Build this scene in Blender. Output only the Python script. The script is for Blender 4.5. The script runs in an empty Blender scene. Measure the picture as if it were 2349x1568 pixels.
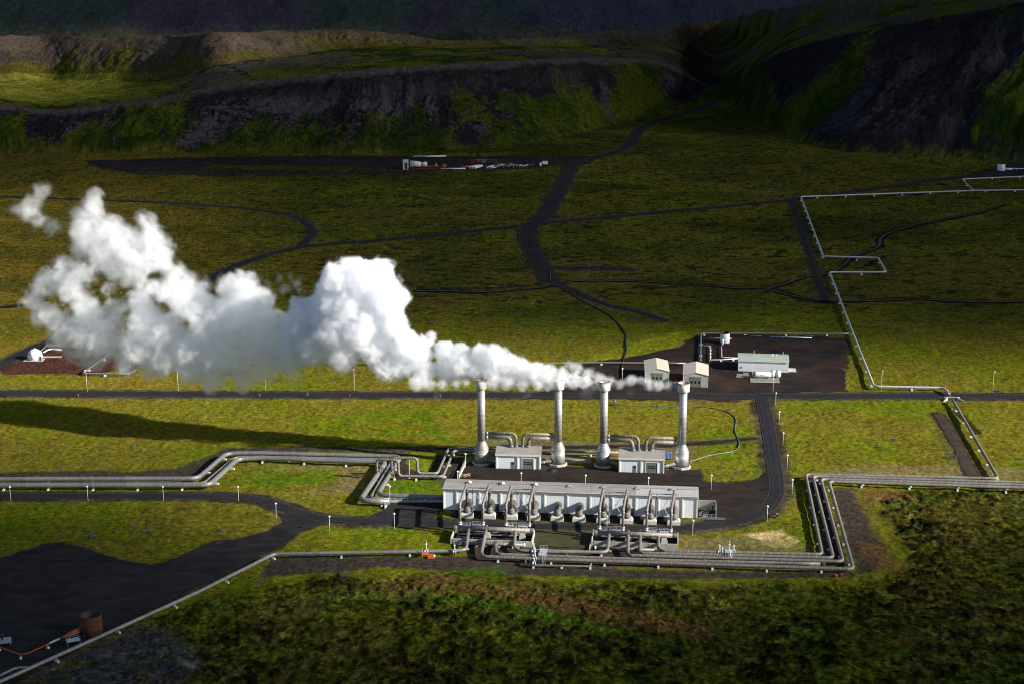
import bpy, bmesh, math, random
import numpy as np
from mathutils import Vector, Matrix
random.seed(7)
PI = math.pi
C = bpy.context.scene.collection
# ------------------------------------------------------------------ camera model (photo units: 2349 x 1568)
H, PITCH, F, CX, CY = 200.0, math.radians(15.0), 3670.0, 1174.5, 784.0
SP, CP = math.sin(PITCH), math.cos(PITCH)
def ray(u, v):
    xc = (u-CX)/F; yc = -(v-CY)/F
    return xc, CP+yc*SP, -SP+yc*CP
def G(u, v, z=0.0):                      # point on the horizontal plane z
    a, b, c = ray(u, v); s = (z-H)/c
    return Vector((a*s, b*s, z))
def V(u, v, Y):                          # point at a given distance Y
    a, b, c = ray(u, v); s = Y/b
    return Vector((a*s, Y, H+c*s))
def proj(X, Y, Z):
    d = Y*CP-(Z-H)*SP; yy = Y*SP+(Z-H)*CP
    return CX+F*X/d, CY-F*yy/d
Z5 = lambda o, s: (lambda x, y: ((o[0]+x/s)/1.74372, (o[1]+y/s)/1.74372))
za = Z5((1700,1450),1.845); zb = Z5((1700,1850),3.485); zc = Z5((2250,1850),3.485)
zd = Z5((1850,1480),3.734); ze = Z5((2300,1480),3.7333); zf = Z5((0,1700),1.5164); zg = Z5((0,2300),3.6133)
zh = Z5((1000,1700),2.4122); zi = Z5((2700,1700),2.4122); zj = Z5((2400,1250),2.1355); zk = Z5((3000,600),2.0903)
zl = Z5((0,1300),2.61); zm = Z5((3200,1400),2.6138); zn = Z5((1000,900),1.3818); zo = Z5((1400,560),2.61)
sc = bpy.context.scene
cam = bpy.data.cameras.new('camera'); co = bpy.data.objects.new('camera', cam); C.objects.link(co)
co.location = (0,0,H); co.rotation_euler = (math.radians(90)-PITCH,0,0)
cam.sensor_width = 36; cam.lens = 36*F/2349; cam.clip_end = 60000; cam.clip_start = 1
sc.camera = co
# ------------------------------------------------------------------ light
SUN_EL, SUN_OFF = math.radians(25), math.radians(18)
to_sun = Vector((math.cos(SUN_OFF)*math.cos(SUN_EL), -math.sin(SUN_OFF)*math.cos(SUN_EL), math.sin(SUN_EL)))
w = bpy.data.worlds.new("World"); sc.world = w; w.use_nodes = True
nt = w.node_tree; bg = nt.nodes['Background']
sky = nt.nodes.new('ShaderNodeTexSky'); sky.sky_type = 'NISHITA'; sky.sun_disc = False
sky.sun_elevation = SUN_EL; sky.sun_rotation = math.radians(90)+SUN_OFF
sky.ozone_density = 2.0
nt.links.new(sky.outputs[0], bg.inputs[0]); bg.inputs[1].default_value = 0.05
sl = bpy.data.lights.new('sun', 'SUN'); so = bpy.data.objects.new('sun', sl); C.objects.link(so)
sl.energy = 5.0; sl.angle = math.radians(0.5); sl.color = (1, .95, .86)
so.rotation_euler = to_sun.to_track_quat('Z', 'Y').to_euler(); so.location = to_sun*3000
sc.view_settings.view_transform = 'Standard'; sc.view_settings.look = 'None'; sc.view_settings.exposure = 1.15
sc.view_settings.gamma = 1
cy = sc.cycles
cy.max_bounces = 22; cy.diffuse_bounces = 3; cy.glossy_bounces = 3; cy.volume_bounces = 20; cy.transparent_max_bounces = 40
cy.use_denoising = True; cy.pixel_filter_type = 'BLACKMAN_HARRIS'; cy.filter_width = 1.05; cy.volume_step_rate = 1.0; cy.adaptive_threshold = 0.015
# ------------------------------------------------------------------ materials
def lerp(a, b, t): return a+(b-a)*t
class NT:
    def __init__(s, name):
        s.m = bpy.data.materials.new(name); s.m.use_nodes = True; s.t = s.m.node_tree
        s.b = s.t.nodes['Principled BSDF']; s.out = s.t.nodes['Material Output']
    def n(s, typ, **k):
        x = s.t.nodes.new(typ)
        for a, b in k.items(): setattr(x, a, b)
        return x
    def l(s, a, b): s.t.links.new(a, b)
    def noise(s, scale, detail=4, rough=.55, vec=None, dist=0, co='Object'):
        x = s.n('ShaderNodeTexNoise'); x.inputs['Scale'].default_value = scale; x.inputs['Detail'].default_value = detail
        x.inputs['Roughness'].default_value = rough; x.inputs['Distortion'].default_value = dist
        s.l(vec if vec is not None else s.coord(co), x.inputs['Vector']); return x.outputs['Fac']
    def coord(s, w='Object'):
        if not hasattr(s, 'tc'): s.tc = s.n('ShaderNodeTexCoord')
        return s.tc.outputs[w]
    def scale(s, vec, sx, sy, sz):
        x = s.n('ShaderNodeVectorMath', operation='MULTIPLY'); s.l(vec, x.inputs[0]); x.inputs[1].default_value = (sx,sy,sz); return x.outputs[0]
    def math(s, op, a, b=0.0, c=None, clamp=False):
        x = s.n('ShaderNodeMath', operation=op, use_clamp=clamp)
        for i, q in enumerate((a, b, c)):
            if q is None: continue
            if isinstance(q, (int, float)): x.inputs[i].default_value = q
            else: s.l(q, x.inputs[i])
        return x.outputs[0]
    def ramp(s, f, pts):
        x = s.n('ShaderNodeValToRGB'); e = x.color_ramp.elements
        while len(e) < len(pts): e.new(.5)
        for q, (p, c) in zip(e, pts): q.position = p; q.color = (c if len(c) == 4 else (*c, 1)) if not isinstance(c, (int, float)) else (c,c,c,1)
        s.l(f, x.inputs[0]); return x.outputs[0]
    def mix(s, f, a, b, mode='MIX'):
        x = s.n('ShaderNodeMix', data_type='RGBA', blend_type=mode)
        for i, q in ((0, f), (6, a), (7, b)):
            if isinstance(q, (int, float)): x.inputs[i].default_value = q if i == 0 else (q,q,q,1)
            elif isinstance(q, tuple): x.inputs[i].default_value = (*q, 1)
            else: s.l(q, x.inputs[i])
        return x.outputs[2]
    def bump(s, h, st=.3, d=.05):
        x = s.n('ShaderNodeBump'); x.inputs['Strength'].default_value = st; x.inputs['Distance'].default_value = d
        s.l(h, x.inputs['Height']); s.l(x.outputs[0], s.b.inputs['Normal'])
    def done(s, col=None, rough=.6, metal=0, spec=None):
        if col is not None:
            if isinstance(col, tuple): s.b.inputs['Base Color'].default_value = (*col, 1)
            else: s.l(col, s.b.inputs['Base Color'])
        if isinstance(rough, (int, float)): s.b.inputs['Roughness'].default_value = rough
        else: s.l(rough, s.b.inputs['Roughness'])
        s.b.inputs['Metallic'].default_value = metal
        if spec is not None: s.b.inputs['Specular IOR Level'].default_value = spec
        return s.m
M = {}
def weathered(name, c1, c2, scale=1.5, rough=.6, metal=0, streak=None, spec=.4):
    q = NT(name); co_ = q.coord('Object')
    f = q.noise(scale, 5, .65)
    col = q.mix(q.ramp(f, [(.35, 0), (.68, 1)]), c1, c2)
    if streak:
        sv = q.scale(co_, streak[0], streak[0], streak[1]); f2 = q.noise(1, 4, .6, sv)
        col = q.mix(q.ramp(f2, [(.5, 0), (.7, 1)]), col, streak[2])
    M[name] = q.done(col, rough, metal, spec); return M[name]
weathered('concrete', (.30,.30,.26), (.44,.43,.38), .8, .85, 0, (2.5,.5,(.22,.21,.18)))
weathered('dark_concrete', (.13,.13,.12), (.20,.20,.18), .8, .85)
weathered('pale_block', (.42,.42,.36), (.55,.54,.47), .8, .85)
weathered('white_paint', (.62,.62,.60), (.75,.75,.73), .8, .5)
weathered('rust', (.055,.017,.009), (.12,.036,.014), 1.2, .85, 0, (3,.4,(.035,.012,.01)))
weathered('red_rust', (.22,.045,.015), (.34,.08,.025), 1.5, .75)
weathered('galvanised', (.38,.40,.42), (.55,.56,.58), 2, .45, .3)
weathered('dark_metal', (.03,.03,.035), (.06,.06,.065), 2, .6)
weathered('orange_paint', (.42,.09,.015), (.5,.13,.02), 2, .5)
weathered('blue_paint', (.02,.10,.30), (.05,.2,.45), 2, .5)
weathered('door_green', (.13,.15,.13), (.17,.19,.165), .6, .5)
weathered('glass', (.008,.01,.014), (.02,.025,.03), .6, .12, 0)
weathered('blue_sheet', (.08,.12,.35), (.1,.15,.4), .6, .5)
weathered('beige_roof', (.44,.40,.33), (.52,.47,.39), .35, .6, 0, (3,.2,(.36,.32,.26)))
weathered('green_roof', (.26,.31,.27), (.32,.37,.32), .35, .6)
weathered('frame_blue', (.20,.23,.30), (.32,.35,.42), 1, .5, .2)
weathered('wood', (.28,.17,.10), (.42,.3,.2), 2, .9)
weathered('black_hose', (.008,.012,.012), (.02,.025,.025), 2, .6)
weathered('teal_hose', (.06,.12,.10), (.10,.17,.14), 2, .5)
def clad(name, c1, c2, seam, every, metal=.12, rough=.5, blot=None):   # pipe cladding: seams run round the pipe, uv.x is metres along it
    q = NT(name); uv = q.n('ShaderNodeUVMap').outputs[0]
    sx = q.n('ShaderNodeSeparateXYZ'); q.l(uv, sx.inputs[0])
    fr = q.math('FRACT', q.math('MULTIPLY', sx.outputs[0], 1/every))
    sm = q.math('LESS_THAN', fr, .16/every)
    cell = q.n('ShaderNodeTexWhiteNoise', noise_dimensions='1D'); q.l(q.math('FLOOR', q.math('MULTIPLY', sx.outputs[0], 1/every/3)), cell.inputs['W'])
    f = q.noise(.9, 5, .65)
    col = q.mix(q.ramp(f, [(.3, 0), (.7, 1)]), c1, c2)
    col = q.mix(q.ramp(cell.outputs['Value'], [(.55, 0), (1, .35)]), col, seam)
    col = q.mix(sm, col, seam)
    if blot:
        f3 = q.noise(.35, 6, .7); col = q.mix(q.ramp(f3, [(.55, 0), (.62, 1)]), col, blot)
    q.bump(q.math('MULTIPLY', sm, .6), .4, .03)
    M[name] = q.done(col, rough, metal, .5)
clad('brown_clad', (.118,.102,.089), (.165,.145,.127), (.27,.25,.225), 2.4, .05, .55)
clad('duct_clad', (.062,.052,.044), (.110,.094,.080), (.16,.145,.13), 1.2, .05, .6)
clad('grey_clad', (.150,.147,.145), (.205,.202,.20), (.30,.30,.30), 3.0, .3, .4)
clad('far_clad', (.34,.34,.37), (.42,.42,.45), (.5,.5,.5), 4)
clad('stack_clad', (.22,.21,.20), (.29,.28,.27), (.42,.41,.40), 1.85, .3, .5)
weathered('band_metal', (.36,.35,.34), (.46,.45,.44), 1, .5, .2)
clad('bright_clad', (.33,.33,.34), (.44,.44,.45), (.62,.61,.60), 1.85, .55, .42)
def cladding_wall(name, c1, c2, period=.35):                            # corrugation shade painted as darker vertical stripes
    q = NT(name); uv = q.n('ShaderNodeUVMap').outputs[0]
    sx = q.n('ShaderNodeSeparateXYZ'); q.l(uv, sx.inputs[0])
    wv = q.math('SINE', q.math('MULTIPLY', sx.outputs[0], 2*PI/period))
    f = q.noise(.25, 3, .5, q.scale(q.coord('Object'), 1, 1, .25))
    col = q.mix(q.ramp(f, [(.3, 0), (.75, 1)]), c1, c2)
    col = q.mix(q.math('MULTIPLY', q.math('ADD', q.math('MULTIPLY', q.math('SINE', q.math('MULTIPLY', sx.outputs[0], 2*PI/.95)), .5), .5), .30), col, tuple(x_*.55 for x_ in c2))
    M[name] = q.done(col, .5, .1, .4)
cladding_wall('wall_sheet', (.78,.81,.84), (.86,.89,.92), .5)
cladding_wall('shed_sheet', (.40,.41,.38), (.48,.49,.45), .5)
cladding_wall('roof_sheet', (.24,.222,.205), (.31,.29,.27), .8)
cladding_wall('new_roof_sheet', (.36,.355,.35), (.42,.415,.41), .8)
weathered('trim', (.62,.61,.56), (.72,.71,.66), .8, .5)
weathered('trim_dark', (.22,.20,.18), (.30,.27,.24), .8, .5)
# stack cap: white paint rusting from the rim downwards
def cap_mat(name, rust_h, white, rustc, spots):
    q = NT(name); uv = q.n('ShaderNodeUVMap').outputs[0]; sx = q.n('ShaderNodeSeparateXYZ'); q.l(uv, sx.inputs[0])
    f = q.noise(1, 5, .65, q.scale(q.coord('Object'), 3, 3, .6)); f2 = q.noise(5, 4, .6, None)
    h = q.math('ADD', sx.outputs[0], q.math('MULTIPLY', q.math('SUBTRACT', f, .5), .7))
    r = q.ramp(h, [(rust_h, 0), (rust_h+.28, 1)])
    col = q.mix(q.ramp(f2, [(.4, 0), (.7, 1)]), white, tuple(c*.8 for c in white)); col = q.mix(q.math('MULTIPLY', q.ramp(f, [(.45,0),(.62,1)]), spots), col, (.42,.26,.13))
    col = q.mix(r, col, rustc); M[name] = q.done(col, .75)
cap_mat('cap_rusty', .74, (.55,.54,.50), (.22,.065,.022), .18)
cap_mat('cap_white', 1.05, (.68,.68,.68), (.10,.05,.04), .35)
# ------------------------------------------------------------------ objects and geometry
def tag(o, label, cat, group=None, kind=None):
    if kind: o['kind'] = kind
    if label: o['label'] = label
    if cat: o['category'] = cat
    if group: o['group'] = group
    return o
def thing(name, loc, label, cat, group=None, rz=0):
    o = bpy.data.objects.new(name, None); C.objects.link(o); o.location = loc; o.rotation_euler = (0,0,rz); o.empty_display_size = .2
    return tag(o, label, cat, group)
def meshobj(name, me, mats, parent=None, loc=None):
    for m in (mats if isinstance(mats, (list, tuple)) else [mats]): me.materials.append(M[m] if isinstance(m, str) else m)
    o = bpy.data.objects.new(name, me); C.objects.link(o)
    if parent is not None: o.parent = parent
    if loc is not None: o.location = loc
    return o
class MB:
    """collects shapes in one mesh, coordinates local to org/rot"""
    def __init__(s, org=(0,0,0), rz=0):
        s.v = []; s.f = []; s.uv = []; s.mi = []; s.sm = []; s.org = Vector(org); s.rz = rz
        s.inv = Matrix.Rotation(-rz, 3, 'Z')
    def add(s, vs, fs, uvs=None, mi=0, smooth=False, world=False):
        o = len(s.v)
        for p in vs:
            p = Vector(p)
            if world: p = s.inv @ (p-s.org)
            s.v.append(p)
        for k, f in enumerate(fs):
            s.f.append([o+i for i in f]); s.mi.append(mi); s.sm.append(smooth)
            s.uv.append(uvs[k] if uvs else None)
    def box(s, x0, y0, z0, x1, y1, z1, mi=0, tx=0, ty=0):
        vs = [(x0,y0,z0),(x1,y0,z0),(x1,y1,z0),(x0,y1,z0),(x0+tx,y0+ty,z1),(x1-tx,y0+ty,z1),(x1-tx,y1-ty,z1),(x0+tx,y1-ty,z1)]
        s.add(vs, [(3,2,1,0),(4,5,6,7),(0,1,5,4),(1,2,6,5),(2,3,7,6),(3,0,4,7)], None, mi)
    def bar(s, a, b, r, world=False, mi=0, n=6):
        s.tube([a, b], r, n=n, world=world, mi=mi)
    def tube(s, pts, r, n=16, world=False, mi=0, cap=True, fillet=0, radii=None):
        pts = [Vector(p) for p in pts]
        if fillet: pts = round_path(pts, fillet)
        rings = []; L = 0; d0 = (pts[1]-pts[0]).normalized()
        ref = Vector((0,0,1)) if abs(d0.z) < .9 else Vector((0,1,0))
        x = d0.cross(ref).normalized(); vs = []; ls = []
        for i, p in enumerate(pts):
            if i: L += (p-pts[i-1]).length
            ls.append(L)
            d = (pts[min(i+1, len(pts)-1)]-pts[max(i-1, 0)]).normalized()
            x = (x-d*x.dot(d)); x = x.normalized() if x.length > 1e-6 else d.orthogonal().normalized()
            y = d.cross(x); rr = radii[i] if radii else r
            for k in range(n):
                a = 2*PI*k/n; vs.append(p+x*(rr*math.cos(a))+y*(rr*math.sin(a)))
        fs = []; uvs = []
        for i in range(len(pts)-1):
            for k in range(n):
                k2 = (k+1) % n; fs.append((i*n+k, i*n+k2, (i+1)*n+k2, (i+1)*n+k))
                uvs.append([(ls[i], k/n),(ls[i], (k+1)/n),(ls[i+1], (k+1)/n),(ls[i+1], k/n)])
        s.add(vs, fs, uvs, mi, n > 8, world)
        if cap:
            o = len(s.v)-len(vs)
            for base, rev in ((0, True), ((len(pts)-1)*n, False)):
                r_ = [o+base+k for k in range(n)]; s.f.append(r_[::-1] if rev else r_); s.uv.append(None); s.mi.append(mi); s.sm.append(False)
    def lathe(s, prof, n=32, c=(0,0,0), mi=0, closed=True, arc=2*PI, smooth=True, axis='Z', mis=None):
        c = Vector(c); vs = []; L = 0; ls = [0]
        for i in range(1, len(prof)):
            L += math.hypot(prof[i][0]-prof[i-1][0], prof[i][1]-prof[i-1][1]); ls.append(L)
        for r, z in prof:
            for k in range(n):
                a = arc*k/n
                q = Vector((r*math.cos(a), r*math.sin(a), z))
                if axis == 'X': q = Vector((z, r*math.cos(a), r*math.sin(a)))
                vs.append(c+q)
        o = len(s.v); s.v += vs
        for i in range(len(prof)-1):
            for k in range(n):
                k2 = (k+1) % n
                s.f.append([o+i*n+k, o+i*n+k2, o+(i+1)*n+k2, o+(i+1)*n+k]); s.mi.append(mis[i] if mis else mi); s.sm.append(smooth)
                s.uv.append([(ls[i],k/n),(ls[i],(k+1)/n),(ls[i+1],(k+1)/n),(ls[i+1],k/n)])
        for i, rev in ((0, True), (len(prof)-1, False)):
            if closed and prof[i][0] > .01:
                q = [o+i*n+k for k in range(n)]; s.f.append(q[::-1] if rev else q); s.uv.append(None); s.mi.append(mis[min(i,len(prof)-2)] if mis else mi); s.sm.append(False)
    def quad(s, a, b, c, d, uv=None, mi=0):
        s.add([a,b,c,d], [(0,1,2,3)], [uv] if uv else None, mi)
    def build(s, name, mats, parent=None, loc=None):
        me = bpy.data.meshes.new(name); me.from_pydata([tuple(p) for p in s.v], [], s.f)
        if any(u is not None for u in s.uv):
            ul = me.uv_layers.new(name='UVMap'); k = 0
            for f, u in zip(s.f, s.uv):
                for j in range(len(f)):
                    if u is not None: ul.data[k].uv = u[j]
                    k += 1
        me.polygons.foreach_set('material_index', s.mi); me.polygons.foreach_set('use_smooth', s.sm); me.update()
        if loc is None and parent is None: loc = s.org
        o = meshobj(name, me, mats, parent, loc)
        if parent is None and s.rz: o.rotation_euler = (0,0,s.rz)
        return o
def round_path(pts, rad, n=7):
    out = [pts[0]]
    for i in range(1, len(pts)-1):
        a, b, c = pts[i-1], pts[i], pts[i+1]; d1 = (a-b); d2 = (c-b)
        l = min(rad, d1.length*.48, d2.length*.48); d1 = d1.normalized(); d2 = d2.normalized()
        ang = d1.angle(d2)
        if ang > PI-.04: out.append(b); continue
        p0 = b+d1*l; p1 = b+d2*l
        for k in range(n+1):
            t = k/n; out.append(p0*(1-t)**2+b*2*t*(1-t)+p1*t*t)
    out.append(pts[-1]); return out
def copy_tree(o, parent=None, **k):
    c = o.copy(); C.objects.link(c); c.parent = parent
    for ch in list(o.children): copy_tree(ch, c)
    return c
# ------------------------------------------------------------------ numpy noise
def _h(ix, iy, iz=0, seed=0):
    n = (ix.astype(np.int64)*374761393+iy.astype(np.int64)*668265263+(iz.astype(np.int64) if hasattr(iz, 'astype') else iz)*1274126177+seed*974634777) & 0xffffffff
    n = ((n ^ (n >> 13))*1274126177) & 0xffffffff; n = n ^ (n >> 16)
    return (n & 0xffff)/65535.0
def vnoise(x, y, seed=0):
    ix = np.floor(x); iy = np.floor(y); fx = x-ix; fy = y-iy; fx = fx*fx*(3-2*fx); fy = fy*fy*(3-2*fy)
    a = _h(ix,iy,0,seed); b = _h(ix+1,iy,0,seed); c = _h(ix,iy+1,0,seed); d = _h(ix+1,iy+1,0,seed)
    return (a*(1-fx)+b*fx)*(1-fy)+(c*(1-fx)+d*fx)*fy
def fbm(x, y, sc_, oc=4, seed=0, gain=.5):
    s = 0; a = 1; t = 0; x = x/sc_; y = y/sc_
    for i in range(oc):
        s = s+a*vnoise(x+i*17.3, y-i*9.1, seed+i); t += a; a *= gain; x, y = (x*1.6-y*1.2), (x*1.2+y*1.6)
    return s/t
def vnoise3(p, seed=0):
    i = np.floor(p); f = p-i; f = f*f*(3-2*f); r = 0
    for dx in (0,1):
        for dy in (0,1):
            for dz in (0,1):
                w_ = (f[:,0] if dx else 1-f[:,0])*(f[:,1] if dy else 1-f[:,1])*(f[:,2] if dz else 1-f[:,2])
                r = r+w_*_h(i[:,0]+dx, i[:,1]+dy, i[:,2]+dz, seed)
    return r
def smooth01(x, a, b):
    t = np.clip((x-a)/(b-a), 0, 1); return t*t*(3-2*t)
# ================================================================== layout of the ground (photo units -> world points on z = 0)
def PL(pts): return [tuple(G(u, v).xy) for u, v in pts]
ROADS = {   # name: (points, width m, z)
 'main_road': ([(-300,899),(-60,901),(300,903),(600,904),(1100,905),(1400,906),(1745,907),(2100,907),(2349,909),(2700,912)], 7.6, .06),
 'side_road': ([(1748,909),(1751,930),(1759,960),(1767,1010),(1775,1060),(1783,1105),(1782,1135),(1765,1162),(1730,1184),(1680,1198),(1600,1209),(1500,1211),(1400,1210),(1300,1208),(1200,1206),(1100,1203),(1000,1199),(900,1196),(820,1195),(755,1191),(700,1180),(650,1162),(600,1146),(560,1140),(500,1137),(350,1136),(200,1137),(0,1137),(-300,1139)], 5.6, .09),
 'gravel_track_valley': ([(1318,373),(1365,362),(1420,348),(1452,326),(1462,303),(1492,284),(1545,267),(1600,252),(1650,228),(1665,218)], 9, .05),
 'gravel_track_north': ([(1312,378),(1298,410),(1270,458),(1252,495),(1212,520),(1210,550),(1224,580),(1243,615),(1262,645)], 11.5, .06),
 'gravel_track_stream': ([(1262,645),(1300,660),(1340,680),(1400,702),(1470,715),(1520,735)], 4.5, .05),
 'gravel_track_spur': ([(1245,613),(1300,616),(1370,615),(1445,618)], 9, .045),
 'gravel_track_long': ([(2700,362),(2349,392),(2200,406),(2000,434),(1836,457),(1660,474),(1500,489),(1280,508),(1205,518),(1000,540),(850,553),(690,565),(620,583),(550,606),(500,630),(460,655),(400,690)], 7, .07),
 'gravel_track_loop': ([(690,565),(710,546),(718,528),(703,508),(645,489),(560,477),(400,466),(200,458),(0,451),(-300,440)], 5, .055),
 'service_track': ([(1815,458),(1828,495),(1842,535),(1856,580),(1866,610),(1874,640),(1884,668),(1894,690)], 4, .05),
 'dirt_track_east': ([(2152,950),(2168,972),(2192,1012),(2208,1045),(2222,1075),(2232,1090)], 4.2, .05),
 'gravel_track_dome': ([(-200,905),(0,838),(40,815),(95,792),(150,770)], 7, .05),
 'gravel_path': ([(1000,1028),(1200,1026),(1560,1020),(1650,1012),(1735,1004)], 2.6, .05),
}
PADS = {    # name: (outline, z, jitter m)
 'storage_yard': ([(190,370),(420,362),(800,358),(1000,360),(1290,357),(1380,360),(1340,378),(1310,382),(1290,376),(1245,384),(1160,390),(960,391),(900,388),(760,380),(500,378),(420,392),(260,392),(220,382)], .04, 6),
 'well_pad': ([(1330,838),(1400,826),(1470,815),(1560,796),(1604,770),(1660,768),(1940,774),(1946,795),(1938,830),(1930,880),(1934,897),(1760,899),(1735,915),(1690,918),(1500,915),(1180,914),(1180,900),(1250,897),(1270,880)], .03, 5),
 'back_yard': ([(1060,1062),(1130,1064),(1400,1074),(1606,1078),(1611,1104),(1665,1108),(1715,1105),(1742,1095),(1757,1078),(1775,1075),(1792,1105),(1790,1140),(1770,1164),(1700,1192),(1600,1206),(1585,1200),(1617,1196),(1622,1172),(1600,1172),(1600,1112),(1018,1110),(1030,1090),(1048,1070)], .05, .5),
 'west_yard': ([(893,1149),(1016,1142),(1016,1168),(992,1180),(978,1197),(800,1199),(842,1188),(880,1170)], .05, .5),
 'large_gravel_pad': ([(-200,1300),(0,1281),(60,1262),(105,1247),(150,1246),(185,1252),(235,1270),(290,1284),(345,1297),(385,1288),(440,1265),(500,1240),(560,1232),(620,1216),(650,1196),(640,1175),(700,1184),(755,1195),(690,1215),(645,1250),(600,1275),(520,1312),(420,1362),(300,1420),(180,1482),(60,1545),(-60,1610),(-250,1640)], .05, 1.2),
 'east_well_pad': ([(2215,402),(2349,366),(2520,330),(2520,400),(2349,404),(2240,407)], .04, 2),
 'hall_base_shade': ([za(215,1088),za(1880,1140),za(1865,1200),za(1000,1168),za(225,1140)], .07, .25),  # dark sheet standing in for the shade between the duct bases
 'header_platform': ([(1219,1206),(1374,1214),(1362,1258),(1222,1250)], .10, .2),
}
DIRT = [    # soil patches: outline, colour key, soft m, jitter m
 ([(0,862),(0,850),(60,812),(110,793),(330,790),(400,800),(330,840),(190,861),(100,856)], 'red', 2, 5),
 ([(500,862),(560,862),(570,850),(520,845),(460,855)], 'red', 1, 3),
 ([(225,378),(500,388),(960,392),(1000,397),(900,402),(600,402),(480,404),(300,398)], 'soil', 3, 12),
 ([(1252,1040),(1350,1043),(1352,1060),(1252,1057)], 'sand', .8, 2.5),
 ([(1893,1120),(1960,1118),(2010,1220),(2050,1290),(2000,1318),(1962,1312),(1930,1200)], 'dirt', 2, 3),
 ([(600,1300),(640,1272),(1090,1275),(1110,1290),(1560,1306),(1950,1310),(1990,1300),(1990,1322),(1500,1328),(1200,1318),(900,1300),(700,1315),(600,1325)], 'dirt', 1.5, 3),
 ([(1040,1240),(1560,1262),(1660,1268),(1880,1268),(1960,1300),(1100,1300),(1090,1275)], 'dirt', 1, 2),
 ([(1850,1092),(1880,1090),(1950,1300),(1900,1290)], 'dirt', 1, 1.5),
 ([(-50,1092),(-50,1080),(300,1080),(400,1075),(470,1050),(520,1025),(960,1022),(1060,1026),(1060,1034),(930,1034),(920,1046),(900,1035),(540,1034),(470,1092)], 'dirt', 1, 2),
 ([(540,1075),(600,1068),(860,1066),(860,1075),(830,1135),(780,1130),(700,1125),(760,1110),(780,1080)], 'dry', 3, 6),
 ([(905,1040),(1000,1044),(1062,1040),(1062,1060),(1040,1100),(905,1098)], 'soil', .6, .8),
 ([(925,1098),(1020,1102),(1018,1138),(890,1138),(900,1110)], 'lush', .6, .8),
 ([(930,1046),(1000,1046),(985,1082),(940,1075)], 'grass', .6, .8),
 ([(560,1085),(740,1080),(800,1095),(700,1118),(560,1112),(530,1100)], 'lush', 4, 8),
 ([(940,925),(970,945),(1010,990),(1040,1010),(1000,1000),(950,955)], 'lush', 2, 4),
 ([(1060,1310),(1140,1305),(1150,1345),(1080,1345)], 'lush', 4, 6),
 ([(830,1345),(1000,1342),(1150,1372),(1260,1402),(1400,1442),(1500,1468),(1400,1462),(1200,1412),(1000,1370),(850,1362)], 'moss', 3, 9),
 ([(1000,1320),(1250,1350),(1350,1370),(1500,1405),(1650,1450),(1600,1470),(1400,1420),(1200,1390),(1000,1360),(800,1360),(820,1335)], 'ochre', 3, 10),
 ([(1700,1225),(1790,1215),(1830,1240),(1815,1256),(1760,1250)], 'straw', 1, 3),
 ([(1560,1230),(1700,1226),(1880,1262),(1560,1262)], 'straw2', 2, 5),
 ([(1960,1120),(2060,1118),(2100,1135),(1980,1160)], 'ochre', 2, 5),
 ([(1980,1240),(2040,1255),(2080,1300),(2010,1320),(1985,1290)], 'ochre', 2, 6),
 ([(2060,1060),(2349,1075),(2349,1100),(1870,1095),(1870,1080)], 'dry', 2, 5),
 ([(1540,830),(1570,790),(1600,780),(1560,760),(1420,790),(1330,835),(1320,845),(1400,826)], 'bright', 2, 6),
 ([(30,1500),(190,1480),(330,1440),(460,1490),(420,1568),(100,1620),(0,1600)], 'ash', 5, 10),
 ([(-60,1470),(60,1490),(130,1500),(60,1540),(-60,1590)], 'ash', 2, 4),
 ([(1115,1003),(1580,1018),(1600,1052),(1250,1050),(1060,1056)], 'straw2', 1, 3),
 ([(2090,500),(2260,470),(2310,500),(2200,540)], 'bright2', 10, 20),
]
STREAMS = {
 'stream_west': ([(955,667),(1010,666),(1110,670),(1180,664),(1240,660),(1256,655)], 3.2),
 'stream_middle': ([(1276,652),(1300,645),(1370,642),(1470,645),(1560,650),(1640,656),(1705,661),(1745,659),(1770,664),(1810,676),(1850,684),(1900,690),(1960,690),(2050,688),(2110,684),(2170,690),(2260,692),(2400,690)], 2.6),
 'stream_east': ([(1760,662),(1800,650),(1845,634),(1880,632),(1910,624),(1935,609),(1950,590),(1985,578),(2018,566),(2016,548),(2035,535),(2080,520),(2140,505),(2240,490),(2300,470)], 2.6),
 'stream_left': ([(-100,706),(0,703),(50,699),(90,690)], 5),
}
CREEKS = [([(960,620),(1060,611),(1150,617),(1240,610)], 1.2),([(1650,575),(1700,570),(1800,572),(1760,590)], 1.5),([(955,664),(1100,660),(1240,652)], 3.5),([(1880,692),(2110,681),(2170,692),(2400,694)], 2.5),([(1980,612),(2030,585)],1.5),([(2000,540),(2150,508),(2250,486)],5),([(1780,663),(1850,690),(1900,694)],5),([(2190,940),(2240,990)],1.5)]
# lava / moss field
LAVA = [([(-100,1680),(60,1570),(330,1440),(470,1372),(560,1350),(640,1322),(1000,1312),(1200,1328),(1500,1330),(1960,1328),(2075,1300),(2030,1220),(1995,1140),(2060,1120),(2700,1120),(2700,1800),(-100,1800)], 3, 7)]
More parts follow.
